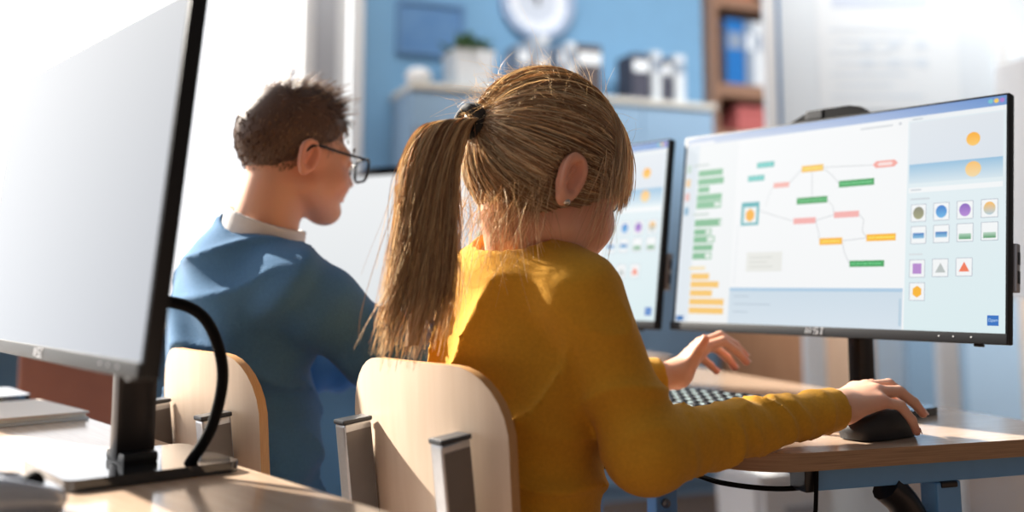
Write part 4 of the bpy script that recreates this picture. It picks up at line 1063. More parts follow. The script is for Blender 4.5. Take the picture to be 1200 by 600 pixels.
l_thumb = [np.array(p) for p in ((0.236, 1.396, -0.122), (0.246, 1.389, -0.106), (0.256, 1.383, -0.090), (0.264, 1.379, -0.076))]

NK0 = bw((0.008, 0.000, 0.020)); NK1 = hw((0.0, -0.030, -0.040))
def g_head(P):
    d = head_sdf(toL(P, HF, HC))
    d = smin(d, cap(P, NK0, NK1, 0.043, 0.041), 0.022)
    d = smin(d, cap(P, bw((-0.07, -0.01, -0.005)), bw((0.085, -0.01, -0.005)), 0.030), 0.03)
    return d
def g_arm_r(P):
    d = hand_sdf(P, RW, r_mcp, r_fin, r_thumb)
    return smin(d, cap(P, RW, RW * 0.45 + bw(ELR) * 0.55, 0.0185, 0.024), 0.014)
def g_arm_l(P):
    d = hand_sdf(P, LW, l_mcp, l_fin, l_thumb, 0.0072, 0.0112)
    return smin(d, cap(P, LW, LW * 0.5 + bw((-0.11, 0.12, -0.14)) * 0.5, 0.0185, 0.024), 0.014)
def box_of(pts, m): pts = np.array(pts); return pts.min(0) - m, pts.max(0) + m
lo, hi = box_of([hw((0, 0, 0))], 0.165); lo[2] = -0.05
gh = surf(g_head, lo, hi, 0.0016)
lo, hi = box_of([RW, RW * 0.6 + bw(ELR) * 0.4] + r_mcp + [q for p in r_fin for q in p] + r_thumb, 0.03); ga = surf(g_arm_r, lo, hi, 0.0014)
lo, hi = box_of([LW, LW * 0.6 + bw((-0.11, 0.12, -0.14)) * 0.4] + l_mcp + [q for p in l_fin for q in p] + l_thumb, 0.03); gl = surf(g_arm_l, lo, hi, 0.0014)
Vb, Fb = join([(relax(*q, 1), q[1]) for q in (gh, ga, gl)])
warm = [(hw((0.075, -0.016, -0.006)), 0.032, (216, 134, 108), 0.5), (hw((0.04, 0.06, -0.03)), 0.03, (228, 148, 132), 0.5), (hw((0, 0.10, -0.022)), 0.012, (222, 150, 132), 0.5),
        (hw((0, 0.088, -0.055)), 0.014, (204, 112, 104), 0.8)] + [(p[-1], 0.012, (222, 136, 112), 0.6) for p in r_fin + l_fin] + [(l_thumb[-1], 0.018, (232, 150, 116), 0.7)] + [(q, 0.012, (224, 146, 124), 0.4) for q in r_mcp]
own(mesh_obj('body', Vb, Fb, M['skin'], girl, color=skin_tint(Vb, warm)))
# eyes, lashes, brows, nails, ear stud
for s in (-1, 1):
    e = MB(); e.lathe([(0.0121 * math.sin(a), -0.0121 * math.cos(a)) for a in np.linspace(0.001, PI - 0.001, 14)], n=20, axis='y', caps=False)
    e.v = [tuple(hw((v[0] + s * 0.030, v[1] + 0.0715, v[2] + 0.0005))) for v in e.v]; eb = own(e.build('eye', M['eye'], girl, 60))
    i_ = MB(); i_.lathe([(0.0002, 0.0126), (0.0055, 0.0112), (0.0055, 0.0100)], n=20, axis='y', caps=False)
    i_.v = [tuple(hw((v[0] + s * 0.030, v[1] + 0.0715, v[2] - 0.002))) for v in i_.v]; i_.build('iris', M['iris'], eb, 60)
lp = []
for s in (-1, 1):
    for k in range(34):
        t = k / 33; x = s * (0.0185 + 0.024 * t); y0 = 0.0835 - 0.010 * t ** 2; z0 = 0.0045
        dx = s * (0.001 + 0.006 * t); L_ = 0.011
        lp.append([hw((x + dx * q, y0 + L_ * q * (1 - 0.2 * t), z0 - 0.003 * q + 0.007 * q * q)) for q in np.linspace(0, 1, 5)])
own(strands('eyelashes', np.array(lp), np.full(len(lp), 0.0005), np.tile(np.array(lin((40, 28, 22))), (len(lp), 1)), M['lash'], girl, taper=0.2))
lp = []
for s in (-1, 1):
    for k in range(60):
        t = k / 59; x = s * (0.014 + 0.034 * t); y0 = 0.0885 - 0.016 * t ** 2; z0 = 0.022 + 0.006 * math.sin(PI * t * 0.8) + random.uniform(-0.0015, 0.0015)
        lp.append([hw((x + s * 0.007 * q, y0 - 0.002 * q, z0 + 0.002 * q)) for q in np.linspace(0, 1, 4)])
own(strands('eyebrows', np.array(lp), np.full(len(lp), 0.0005), np.tile(np.array(lin((150, 110, 74))), (len(lp), 1)), M['hair'], girl, taper=0.3))
def nails(fings, up, parent):
    for fg in fings:
        t = np.array(fg[-1]) - np.array(fg[-2]); t /= np.linalg.norm(t); u = np.array(up) - t * np.dot(up, t); u /= np.linalg.norm(u); x = np.cross(t, u)
        n_ = MB(); v = []
        for j in range(5):
            for i in range(5):
                a = (i - 2) * 0.42; rr = 0.0060; q = (j - 2) * 0.0021 * (1 - 0.10 * abs(i - 2))
                v.append(np.array(fg[-1]) + t * (q + 0.0005) + x * math.sin(a) * rr * 0.85 + u * (math.cos(a) * rr))
        n_.add(v, [(j * 5 + i, j * 5 + i + 1, (j + 1) * 5 + i + 1, (j + 1) * 5 + i) for j in range(4) for i in range(4)])
        own(n_.build('fingernail', M['nail'], parent, 60))
nails(r_fin, (0.35, -0.35, 0.87), girl); nails([r_thumb], (-0.7, 0.5, 0.5), girl); nails(l_fin, (0.5, 0.0, 0.85), girl); nails([l_thumb], (-0.7, 0.5, 0.5), girl)
e = MB(); e.lathe([(0.0045 * math.sin(a), -0.0035 * math.cos(a)) for a in np.linspace(0.001, PI - 0.001, 10)], n=16, axis='x', caps=False)
e.v = [tuple(hw((v[0] + 0.0795, v[1] - 0.016, v[2] - 0.0335))) for v in e.v]; own(e.build('ear_stud', M['stud'], girl, 60))

# sweater
ELL = (-0.150, 0.110, -0.150)
LWl = toL(LW[None], GF, GO)[0]; RWl = toL(RW[None], GF, GO)[0]
def arm_pts(el, wr, q): return np.array(el) + (np.array(wr) - np.array(el)) * q
CUR = arm_pts(ELR, RWl, 0.965); CUL = arm_pts(ELL, LWl, 0.90)
nk0 = toL(NK0[None], GF, GO)[0]; nk1 = toL(NK1[None], GF, GO)[0]
def g_sweater(W):
    P = toL(W, GF, GO)
    # trunk, leaning a little forward
    d = ell(P, (0, -0.006, -0.085), (0.118, 0.088, 0.125))
    d = smin(d, cap(P, (-0.070, -0.004, -0.004), (0.074, -0.004, -0.004), 0.046), 0.05)
    d = smin(d, cap(P, (0.007, -0.012, 0.010), (0.008, -0.004, 0.030), 0.058, 0.052), 0.035)
    d = smin(d, ell(P, (0, -0.010, -0.230), (0.114, 0.092, 0.130)), 0.06)
    d = smin(d, ell(P, (0, -0.008, -0.320), (0.122, 0.102, 0.080)), 0.05)
    t_ = P[:, 2]
    # loose folds round the waist and from the armpit
    d = d - 0.0085 * ridge(P @ V3(0.25, 0.2, 1.0) * 92 + 1.2 * np.sin(23 * P[:, 0] + 17 * P[:, 2]) + 0.9 * np.sin(31 * P[:, 1] - 19 * P[:, 2])) * np.clip((-0.12 - t_) / 0.08, 0, 1)
    d = d - 0.0095 * ridge(P @ V3(0.85, -0.35, -0.55) * 84 + 1.4 * np.sin(19 * P[:, 1] + 15 * P[:, 2] + 2.0) + 0.8 * np.sin(37 * P[:, 0] + 1.0)) * np.clip((t_ + 0.26) / 0.1, 0, 1) * np.clip((0.02 - t_) / 0.06, 0, 1)
    hem = np.abs(P[:, 2] + 0.345); d = d + 0.010 * np.exp(-(hem / 0.014) ** 2)
    def sleeve(sh, el, cu, rs, re, rc, ph):
        sh, el, cu = np.array(sh), np.array(el), np.array(cu)
        a1 = (el - sh) / np.linalg.norm(el - sh); a2 = (cu - el) / np.linalg.norm(cu - el)
        u_ = cap(P, sh, el, rs, re); f_ = cap(P, el, cu, re, rc)
        s2 = (P - V3(*el)) @ V3(*a2); L2 = np.linalg.norm(cu - el)
        dirn = np.clip(s2 / L2, 0, 1)
        ang = np.sin(18 * P[:, 0] - 25 * P[:, 2] + ph) + 0.6 * np.sin(40 * P[:, 1] + 33 * P[:, 2])
        rip = np.sin(s2 * 170 + 1.5 * ang + ph) * 0.6 + np.sin(s2 * 263 + 2.0 * ang + 1.3 * ph) * 0.4
        ax1 = np.cross(a2, (0, 0, 1.0)); ax1 /= np.linalg.norm(ax1); ax2 = np.cross(ax1, a2); Q_ = P - V3(*el); az = np.arctan2(Q_ @ V3(*ax2), Q_ @ V3(*ax1))
        am = np.clip(0.55 + 0.45 * np.sin(2 * az + 55 * s2 + ph) * np.cos(az - 24 * s2), 0.1, 1)
        rip = ridge(s2 * 118 + 2.1 * np.sin(az + ph + 26 * s2) + 1.3 * np.sin(2 * az + 61 * s2)) * am + 0.45 * ridge(s2 * 240 + 2.0 * np.sin(az * 2 + ph)) * (1 - am)
        f_ = f_ - 0.0056 * rip * np.clip(s2 / 0.05, 0, 1) * np.clip((L2 - s2) / 0.06 + 0.15, 0.15, 1)
        s1 = (P - V3(*sh)) @ V3(*a1); L1 = np.linalg.norm(el - sh)
        rip1 = ridge(s1 * 62 + 2.2 * ang + ph)
        u_ = u_ - 0.0050 * rip1 * np.clip(s1 / 0.05, 0, 1) * np.clip((L1 - s1) / 0.03, 0, 1)
        e_ = smin(u_, f_, 0.022)
        # open cuff
        e_ = smax(e_, s2 - (L2 + 0.004), 0.004)
        e_ = smax(e_, -cap(P, cu - a2 * 0.018, cu + a2 * 0.05, rc - 0.0090), 0.003)
        return e_
    sr = sleeve(SHR, ELR, CUR, 0.052, 0.043, 0.0265, 0.3); sl = sleeve((-0.096, 0.006, -0.014), ELL, CUL, 0.052, 0.045, 0.027, 1.9)
    d = smin(d, sr, 0.011); d = smin(d, sl, 0.020)
    # neckline
    up = (nk1 - nk0) / np.linalg.norm(nk1 - nk0)
    d = smax(d, -cap(P, nk0 + up * 0.010, nk1, 0.0475, 0.060), 0.004)
    ring = np.abs((P - V3(*nk0)) @ V3(*up) - 0.020); d = d - 0.0018 * np.exp(-(ring / 0.008) ** 2)
    d = smax(d, -P[:, 2] - 0.365, 0.01)
    return d
lo, hi = box_of([bw((-0.15, 0.1, -0.37)), bw((0.13, -0.1, -0.37)), bw((-0.1, -0.1, 0.06)), bw((0.13, 0.1, 0.06)), bw(ELR), bw(ELL), bw(CUR), bw(CUL)], 0.065); lo[2] = -0.38; hi[2] = 0.13
sw = surf(g_sweater, lo, hi, 0.0042, slack=2.0); sv = relax(sw[0], sw[1], 1)
own(mesh_obj('sweater', sv, sw[1], M['yellow'], girl))

# jeans and shoes under the desk
KR, KL = (0.085, 0.34, -0.40), (-0.085, 0.34, -0.40)
AR, AL = (0.075, 0.36, -0.80), (-0.075, 0.40, -0.80)
def g_jeans(W):
    P = toL(W, GF, GO)
    d = ell(P, (0, -0.005, -0.400), (0.125, 0.105, 0.070))
    for hp, kn, an in (((0.06, 0.02, -0.40), KR, AR), ((-0.06, 0.02, -0.40), KL, AL)):
        d = smin(d, smin(cap(P, hp, kn, 0.066, 0.050), cap(P, kn, an, 0.048, 0.040), 0.02), 0.03)
    d = d - 0.003 * wave(P, (0, 0.3, 1), 90, 0.5)
    return smax(d, P[:, 2] - (-0.350), 0.01)
lo, hi = box_of([bw((0.1, -0.05, -0.36)), bw((-0.1, -0.05, -0.36)), bw(KR), bw(KL), bw(AR), bw(AL)], 0.085); hi[2] = -0.33
js = surf(g_jeans, lo, hi, 0.008); own(mesh_obj('jeans', relax(js[0], js[1], 1), js[1], M['jeans'], girl))
def shoes_for(root, ctr, Fm, ankles, own_):
    for an in ankles:
        a = np.array(an)
        def sh(W):
            P = toL(W, Fm, ctr) - V3(a[0], a[1], FLOOR)
            d = smin(ell(P, (0, 0.085, 0.030), (0.038, 0.070, 0.032)), ell(P, (0, 0.0, 0.045), (0.034, 0.050, 0.050)), 0.03)
            return smax(d, -(P[:, 2] - 0.018), 0.004)
        c_ = toW(a, Fm, ctr); lo_ = c_ - 0.18; hi_ = c_ + 0.18; lo_[2] = FLOOR - 0.01; hi_[2] = FLOOR + 0.12
        q = surf(sh, lo_, hi_, 0.006); s_ = own_(mesh_obj('shoe', q[0], q[1], M['shoe'], root))
        out = []
        for k in range(28):
            t = 2 * PI * k / 28; y = 0.052 + 0.102 * math.sin(t); x = (0.040 + 0.004 * math.sin(t)) * math.cos(t); out.append(toW((a[0] + x, a[1] + y, 0), Fm, ctr)[:2])
        MB().prism(out, FLOOR, FLOOR + 0.02).build('sole', M['sole'], s_, 40)
shoes_for(girl, GO, GF, (AR, AL), own)

# hair: a close cap over the skull, strands drawn back to the tie, fringe, ponytail, stray hairs
CC = np.array([0, -0.012, 0.034]); CRr = np.array([0.0780, 0.0965, 0.0985])
TIE = np.array([0.0, -0.110, 0.034])                     # where the ponytail leaves the head
def scalp(P_):                                           # head-axes point pushed onto the hair shell
    q = P_ - CC; return CC + q / (np.linalg.norm(q / CRr, axis=-1, keepdims=True) + 1e-9)
def g_cap(W):
    P = toL(W, HF, HC)
    d = ell(P, CC, CRr - 0.0025)
    pl = (0.70 * P[:, 1] - P[:, 2] - 0.036 + 0.005 * np.sin(P[:, 0] * 260 + 50 * P[:, 1]) + 0.003 * np.sin(P[:, 0] * 610)) / 1.177     # hairline plane, low at the nape, high at the brow
    d = smax(d, pl, 0.006)
    d = smin(d, cap(P, TIE + np.array([0, 0.030, -0.004]), TIE, 0.034, 0.013), 0.025)
    for s in (-1, 1): d = smax(d, -ell(P, (s * 0.088, -0.013, -0.004), (0.026, 0.0195, 0.030)), 0.004)
    n_ = np.sin(P[:, 0] * 190 + 40 * P[:, 2]) * np.sin(P[:, 1] * 120 + 60 * P[:, 2])
    return d - 0.0012 * n_
lo, hi = box_of([hw(CC)], 0.14); hc = surf(g_cap, lo, hi, 0.003)
tint_dark = np.array(lin((176, 140, 108))); tint_mid = np.array(lin((214, 178, 136))); tint_pale = np.array(lin((250, 228, 192)))
def tints(n, dark=0.4, pale=0.25):
    u = RNG.random(n)[:, None]; t = RNG.random(n)[:, None]
    c = np.where(u < dark, tint_dark * (0.75 + 0.5 * t), np.where(u > 1 - pale, tint_pale * (0.85 + 0.25 * t), tint_mid * (0.8 + 0.4 * t)))
    return c
HV = relax(hc[0], hc[1], 1)
hair = own(mesh_obj('hair', HV, hc[1], M['hair'], girl, color=np.tile(tint_dark * 0.85, (len(HV), 1))))
def slerp(a, b, t):
    a = a / np.linalg.norm(a, axis=-1, keepdims=True); b = b / np.linalg.norm(b, axis=-1, keepdims=True)
    om = np.arccos(np.clip((a * b).sum(-1, keepdims=True), -1, 1)); so = np.sin(om) + 1e-9
    return (np.sin((1 - t) * om) * a + np.sin(t * om) * b) / so
n = 5200; K = 16
ph = RNG.uniform(0, 2 * PI, n)
rt = np.stack([np.sin(ph) * 0.0765, np.cos(ph) * 0.0955, np.zeros(n)], 1)
rt[:, 2] = 0.70 * rt[:, 1] - 0.036 - 0.004 + -np.abs(RNG.normal(0, 0.006, n))
up_start = RNG.random(n) < 0.45                          # some start higher up on the head
rt[up_start, 2] += RNG.uniform(0.0, 0.10, up_start.sum())
rt[up_start, 0] *= RNG.uniform(0.05, 1, up_start.sum())
dr = rt - CC; te = TIE - CC + RNG.normal(0, 0.006, (n, 3))
tt = np.linspace(0, 1, K)
dirs = slerp((dr / CRr)[:, None, :], (te / CRr)[:, None, :], tt[None, :, None]) * CRr
lift = RNG.gamma(2.0, 0.0007, n)[:, None, None] * np.sin(PI * np.clip(tt * 1.05, 0, 1))[None, :, None] + 0.0003
wob = (np.sin(tt[None] * RNG.uniform(3, 8, n)[:, None] + ph[:, None] * 3) * RNG.normal(0, 0.0016, n)[:, None])
dd = dirs / np.linalg.norm(dirs, axis=-1, keepdims=True)
side = np.cross(dd, te[:, None, :]); side /= np.linalg.norm(side, axis=-1, keepdims=True) + 1e-9
loc = CC + dirs + dd * lift + side * wob[..., None]
# converge into the tie
g_ = np.clip((tt - 0.86) / 0.14, 0, 1)[None, :, None]; loc = loc * (1 - g_) + (TIE + RNG.normal(0, 0.006, (n, 1, 3))) * g_
er = (((loc[..., 1] + 0.014) / 0.020) ** 2 + ((loc[..., 2] + 0.003) / 0.031) ** 2) < 1
loc[..., 0] = np.where(er, np.clip(loc[..., 0], -0.062, 0.062), loc[..., 0])   # hair runs behind the ears
own(strands('drawn_back_hair', toW(loc, HF, HC), RNG.uniform(0.00035, 0.0007, n), tints(n, 0.4, 0.32) * (0.88 + 0.22 * np.sin(ph * 9 + 2 * np.sin(ph * 4)))[:, None], M['hair'], girl, taper=0.9))
# fringe falling from the front of the crown over the brow, longer at the temples
n = 1500; K = 14; tt = np.linspace(0, 1, K)
u = np.clip(RNG.normal(0.1, 0.50, n), -1, 1)
sx = u * 0.050; start = np.stack([sx * 0.9, 0.030 + RNG.uniform(-0.02, 0.025, n), np.full(n, 0.124)], 1); start = scalp(start)
az = u * 1.12; ez = 0.010 - 0.016 * np.abs(u) ** 1.7 + RNG.normal(0, 0.006, n)
end = np.stack([np.sin(az) * 0.080, np.cos(az) * 0.100 - 0.004, ez], 1)
ctrl = np.stack([np.sin(az) * 0.074, np.cos(az) * 0.100 + 0.004, np.full(n, 0.085)], 1)
q = tt[None, :, None]; loc = start[:, None] * (1 - q) ** 2 + 2 * ctrl[:, None] * q * (1 - q) + end[:, None] * q * q
rad = np.linalg.norm((loc - CC) / (CRr + 0.001), axis=-1, keepdims=True); loc = CC + (loc - CC) / np.minimum(rad, 1.0)
loc += RNG.normal(0, 0.0016, (n, 1, 3)) * np.array([1, 1, 0.3]) + RNG.gamma(1.6, 0.0018, n)[:, None, None] * np.stack([np.sin(az), np.cos(az), 0 * az], 1)[:, None] * q
lk = np.sin(u * 41 + 1.0) * 0.5 + 0.5; tn = tints(n, 0.15, 0.6) * (0.9 + 0.45 * lk[:, None])  # tints raised to paint light onto the shaded fringe
loc += (np.sin(u * 41)[:, None] * 0.0035 * tt[None] ** 1.5)[..., None] * np.stack([np.cos(az), -np.sin(az), 0 * az], 1)[:, None]
own(strands('fringe', toW(loc, HF, HC), RNG.uniform(0.00035, 0.0007, n), tn, M['hair'], girl, taper=0.35))
# short fuzz along the nape hairline
n = 420; a = RNG.uniform(-1.15, 1.15, n) + PI; L_ = RNG.uniform(0.008, 0.034, n)[:, None]
st = np.stack([np.sin(a) * 0.0735, np.cos(a) * 0.090 - 0.010, 0 * a], 1); st[:, 2] = 0.70 * st[:, 1] - 0.034 + RNG.normal(0, 0.004, n)
st = scalp(st) * 1.0; st -= (st - CC) * 0.03
dn = np.stack([-st[:, 0] * 4.0, 0.35 + 0 * a, -1.0 + 0 * a], 1) + RNG.normal(0, 0.38, (n, 3)); cv = RNG.normal(0, 0.35, (n, 3))
q = np.linspace(0, 1, 9)[None, :, None]; loc = st[:, None] + L_[:, None] * (dn[:, None] * q + cv[:, None] * q * q)
own(strands('nape_fuzz', toW(loc, HF, HC), np.full(n, 0.00024), tints(n, 0.3, 0.4), M['hair'], girl, taper=0.3))
# soft locks in front of and behind the ear, wisps on the nape
def wisps(n, s0, s1, e0, e1, bend, tint, name, rr=(0.00022, 0.00042), jit=0.003):
    a = RNG.random(n)[:, None]; st = np.array(s0) * (1 - a) + np.array(s1) * a; en = np.array(e0) * (1 - a) + np.array(e1) * a
    st = st + RNG.normal(0, jit, (n, 3)); en = en + RNG.normal(0, jit * 2.6, (n, 3)); cl = (st + en) / 2 + np.array(bend) + RNG.normal(0, jit * 1.6, (n, 3))
    q = np.linspace(0, 1, 14)[None, :, None]; loc = st[:, None] * (1 - q) ** 2 + 2 * cl[:, None] * q * (1 - q) + en[:, None] * q * q
    return own(strands(name, toW(loc, HF, HC), RNG.uniform(*rr, n), tint, M['hair'], girl, taper=0.3))
wisps(75, (0.070, 0.046, 0.030), (0.077, 0.018, 0.034), (0.062, 0.052, -0.066), (0.076, 0.018, -0.050), (0.010, 0.004, 0.0), tints(75, 0.25, 0.45), 'temple_lock', jit=0.0045)
wisps(150, (-0.070, 0.046, 0.030), (-0.077, 0.018, 0.034), (-0.062, 0.052, -0.066), (-0.076, 0.018, -0.050), (-0.010, 0.004, 0.0), tints(150, 0.25, 0.45), 'temple_lock')
wisps(75, (0.060, -0.058, -0.040), (-0.045, -0.082, -0.045), (0.048, -0.050, -0.128), (-0.038, -0.066, -0.120), (0.002, -0.010, 0.0), tints(75, 0.2, 0.5), 'nape_wisps', jit=0.010)
wisps(120, (0.066, -0.050, -0.020), (0.010, -0.090, -0.050), (0.056, -0.040, -0.082), (0.020, -0.070, -0.100), (0.004, -0.004, 0.0), tints(120, 0.45, 0.25), 'nape_wisps', jit=0.008)
wisps(36, (0.074, -0.040, -0.010), (0.066, -0.050, -0.040), (0.060, -0.030, -0.095), (0.056, -0.046, -0.120), (0.006, -0.004, 0.0), tints(36, 0.2, 0.5), 'ear_wisps', jit=0.006)
# stray hairs standing off the crown
n = 900; v = RNG.normal(0, 1, (n, 3)); v[:, 2] = np.abs(v[:, 2]) * 0.9 + 0.15; v[:, 1] = v[:, 1] * 0.9 - 0.35
st = scalp(CC + v * 0.1); nn = (st - CC) / np.linalg.norm(st - CC, axis=1, keepdims=True)
back = slerp(nn, np.broadcast_to((TIE - CC) / np.linalg.norm(TIE - CC), nn.shape), 0.35) - nn; L_ = RNG.uniform(0.02, 0.060, n)[:, None]
q = np.linspace(0, 1, 10); A_ = nn * RNG.uniform(0.1, 0.5, n)[:, None] + back * 0.9 + RNG.normal(0, 0.22, (n, 3))
cv = RNG.normal(0, 0.5, (n, 3)) - nn * 0.35
loc = st[:, None] + L_[:, None] * (A_[:, None] * q[None, :, None] + cv[:, None] * (q ** 2)[None, :, None] * 0.7)
own(strands('stray_hairs', toW(loc, HF, HC), np.full(n, 0.00022), tints(n, 0.1, 0.7), M['hair'], girl, taper=0.4))
# hair tie and ponytail
TW = hw(TIE); pt = [TW + (HF[:, 1] * 0.012), TW, TW + np.array([-0.020, -0.010, -0.002])]
PON = curve([TW, (-0.068, 1.070, 0.172), (-0.084, 1.058, 0.125), (-0.087, 1.050, 0.060), (-0.092, 1.045, 0.000), (-0.099, 1.040, -0.045), (-0.110, 1.034, -0.092)], 10)
PON = np.array(PON)
n = 3200; K = 40; tt = np.linspace(0, 1, K)
def along(Pc, t): i = np.clip(t * (len(Pc) - 1), 0, len(Pc) - 1.001); k = i.astype(int); f_ = (i - k)[..., None]; return Pc[k] * (1 - f_) + Pc[k + 1] * f_
Lf = np.clip(RNG.beta(6, 1.3, n), 0.35, 1.0); tq = Lf[:, None] * tt[None]
cen = along(PON, tq)
wdt = np.interp(tq, [0, 0.05, 0.15, 0.35, 0.6, 0.85, 1.0], [0.010, 0.016, 0.024, 0.029, 0.034, 0.038, 0.040])
dpt = np.interp(tq, [0, 0.05, 0.15, 0.5, 1.0], [0.009, 0.013, 0.017, 0.018, 0.013])
NC = 46; clump = RNG.integers(0, NC, n); ca = RNG.uniform(0, 2 * PI, NC); cr2 = np.sqrt(RNG.random(NC)) * 1.0; cl_ = RNG.uniform(0.66, 1.0, NC); cf = RNG.uniform(4, 9, NC); cp_ = RNG.uniform(0, 6.28, NC)
ang = ca[clump] + RNG.normal(0, 0.35, n); rr = np.clip(cr2[clump] + RNG.normal(0, 0.13, n), 0, 1.15); tq = tq * cl_[clump][:, None] / cl_.max(); cen = along(PON, tq)
swirl = 0.9 * np.sin(tq * 2.2 + ang[:, None] * 0.5) * 0.4
ax_x = np.array([0.93, 0.34, 0.10]); ax_y = np.array([-0.36, 0.93, 0.0])
ox = rr[:, None] * np.cos(ang[:, None] + swirl) * wdt; oy = rr[:, None] * np.sin(ang[:, None] + swirl) * dpt
cw_ = np.sin(tq * cf[clump][:, None] + cp_[clump][:, None]) * 0.0042 * np.clip(tq * 3, 0, 1)
fly = (RNG.random(n) < 0.14)[:, None] * RNG.normal(0, 0.011, (n, 1)) * tt[None] ** 1.3 * np.sin(tq * RNG.uniform(3, 7, (n, 1)) + ang[:, None])
loc = cen + (ox + fly * 2 + cw_)[..., None] * ax_x + (oy + fly)[..., None] * ax_y + np.sin(tq * RNG.uniform(8, 14, (n, 1)) + ang[:, None])[..., None] * 0.0010
own(strands('ponytail', loc, RNG.uniform(0.00038, 0.00075, n), tints(n, 0.28, 0.5), M['hair'], girl, taper=0.3))
# core that closes the gaps in the middle of the ponytail
cw = np.interp(np.linspace(0, 1, len(PON)), [0, 0.05, 0.15, 0.35, 0.6, 0.8, 1.0], [0.007, 0.009, 0.010, 0.011, 0.012, 0.010, 0.004])
m_ = MB(); ns = 20; v = []
for i, c_ in enumerate(PON[:-6]):
    for j in range(ns):
        a = 2 * PI * j / ns; v.append(c_ + ax_x * math.cos(a) * cw[i] * (1 + 0.08 * math.sin(5 * a)) + ax_y * math.sin(a) * cw[i] * 0.55)
k_ = len(PON) - 6
m_.add(v, [(i * ns + j, i * ns + (j + 1) % ns, (i + 1) * ns + (j + 1) % ns, (i + 1) * ns + j) for i in range(k_ - 1) for j in range(ns)] + [tuple(range(ns)), tuple(range((k_ - 1) * ns, k_ * ns))])
M['haircore'] = mat('hair core', (186, 150, 112), 0.6, noise=0.25, scale=300, stretch=(4, 4, 0.3))
own(m_.build('ponytail_core', M['haircore'], girl, 60))
t0 = PON[0]; dv = PON[3] - PON[0]; dv /= np.linalg.norm(dv); m_ = MB()
x_ = np.cross(dv, (0, 0, 1)); x_ /= np.linalg.norm(x_); y_ = np.cross(x_, dv)
for k, (s, r_) in enumerate(((-0.006, 0.0150), (0.001, 0.0160), (0.008, 0.0152))):
    ring = [t0 + dv * (s + 0.002 * math.sin(3 * a + k)) + (x_ * math.cos(a) + y_ * math.sin(a)) * r_ for a in np.linspace(0, 2 * PI, 33)]
    m_.tube(ring, 0.0056, 8, caps=False)
own(m_.build('hair_tie', M['tie'], girl, 60))

# ------------------------------------------------------------------ the boy
YO = np.array([-0.377, 1.45, 0.0])
boy = thing('person', 'boy with short brown hair and black glasses in a blue sweater, sitting beyond the girl', 'person', (YO[0], YO[1], FLOOR))
def ownb(o): o.location = -np.array(boy.location); return o
YF, YC = frame_of((-0.317, 1.45, 0.180), math.radians(52), math.radians(7)); YF = YF * 0.92
def hy(p): return toW(np.array(p, float), YF, YC)
def by(p): return toW(np.array(p, float), GF, YO)
N0 = by((0.012, 0.004, 0.050)); N1 = hy((-0.002, -0.028, -0.044))
YSR, YER, YWR = (0.118, 0.012, -0.012), (0.168, 0.105, -0.088), (0.075, 0.40, -0.125)
YSL, YEL, YWL = (-0.118, 0.000, -0.012), (-0.160, 0.110, -0.140), (-0.050, 0.40, -0.125)
def y_hand(w_, s):
    w_ = np.array(w_); m = [w_ + np.array((x * s, 0.070 - 0.006 * abs(i - 1), 0.006 - 0.004 * i)) for i, x in enumerate((-0.026, -0.008, 0.010, 0.026))]
    fg = [[q + np.array((0, 0.032, 0.006)), q + np.array((0, 0.052, -0.006)), q + np.array((0, 0.062, -0.022))] for q in m]
    th = [w_ + np.array((-0.014 * s, 0.012, 0)), w_ + np.array((-0.034 * s, 0.036, -0.006)), w_ + np.array((-0.040 * s, 0.060, -0.012)), w_ + np.array((-0.038 * s, 0.078, -0.020))]
    return m, fg, th
def y_body(P):
    Q = toL(P, YF, YC); z = Q[:, 2]; Q[:, 2] = np.where(z < -0.02, -0.02 + (z + 0.02) / 0.80, z)      # a younger, shorter jaw
    d = head_sdf(Q) * 0.85
    d = smin(d, cap(P, N0, N1, 0.051, 0.044), 0.018)
    return smin(d, cap(P, by((-0.07, 0, 0.0)), by((0.08, 0, 0.0)), 0.03), 0.03)
lo, hi = box_of([hy((0, 0, 0))], 0.165); lo[2] = -0.03
parts = [surf(y_body, lo, hi, 0.0028)]
for w_, e_, s in ((YWR, YER, 1), (YWL, YEL, -1)):
    hm, hf, ht = y_hand(w_, s)
    def hs(W, w_=w_, e_=e_, hm=hm, hf=hf, ht=ht):
        P = toL(W, GF, YO); d = hand_sdf(P, w_, hm, hf, ht); return smin(d, cap(P, w_, np.array(w_) * 0.6 + np.array(e_) * 0.4, 0.019, 0.024), 0.014)
    lo, hi = box_of([by(q) for q in hm + [q for f in hf for q in f] + ht + [w_, tuple(np.array(w_) * 0.6 + np.array(e_) * 0.4)]], 0.03)
    parts.append(surf(hs, lo, hi, 0.0022))
Vb, Fb = join([(relax(*q, 1), q[1]) for q in parts])
warm = [(hy((0.075, -0.016, -0.006)), 0.034, (220, 140, 116), 0.7), (hy((0.04, 0.06, -0.03)), 0.03, (226, 150, 134), 0.4), (hy((0, 0.088, -0.055)), 0.014, (204, 120, 112), 0.7)]
ownb(mesh_obj('body', Vb, Fb, M['skin'], boy, color=skin_tint(Vb, warm) * np.array([0.96, 0.94, 0.92])))
for s in (-1, 1):
    e = MB(); e.lathe([(0.0121 * math.sin(a), -0.0121 * math.cos(a)) for a in np.linspace(0.001, PI - 0.001, 14)], n=20, axis='y', caps=False)
    e.v = [tuple(hy((v[0] + s * 0.030, v[1] + 0.0715, v[2] + 0.0005))) for v in e.v]; eb = ownb(e.build('eye', M['eye'], boy, 60))
    i_ = MB(); i_.lathe([(0.0002, 0.0126), (0.0055, 0.0112), (0.0055, 0.0100)], n=20, axis='y', caps=False)
    i_.v = [tuple(hy((v[0] + s * 0.030, v[1] + 0.0715, v[2] - 0.001))) for v in i_.v]; i_.build('iris', M['iris'], eb, 60)
lp = []
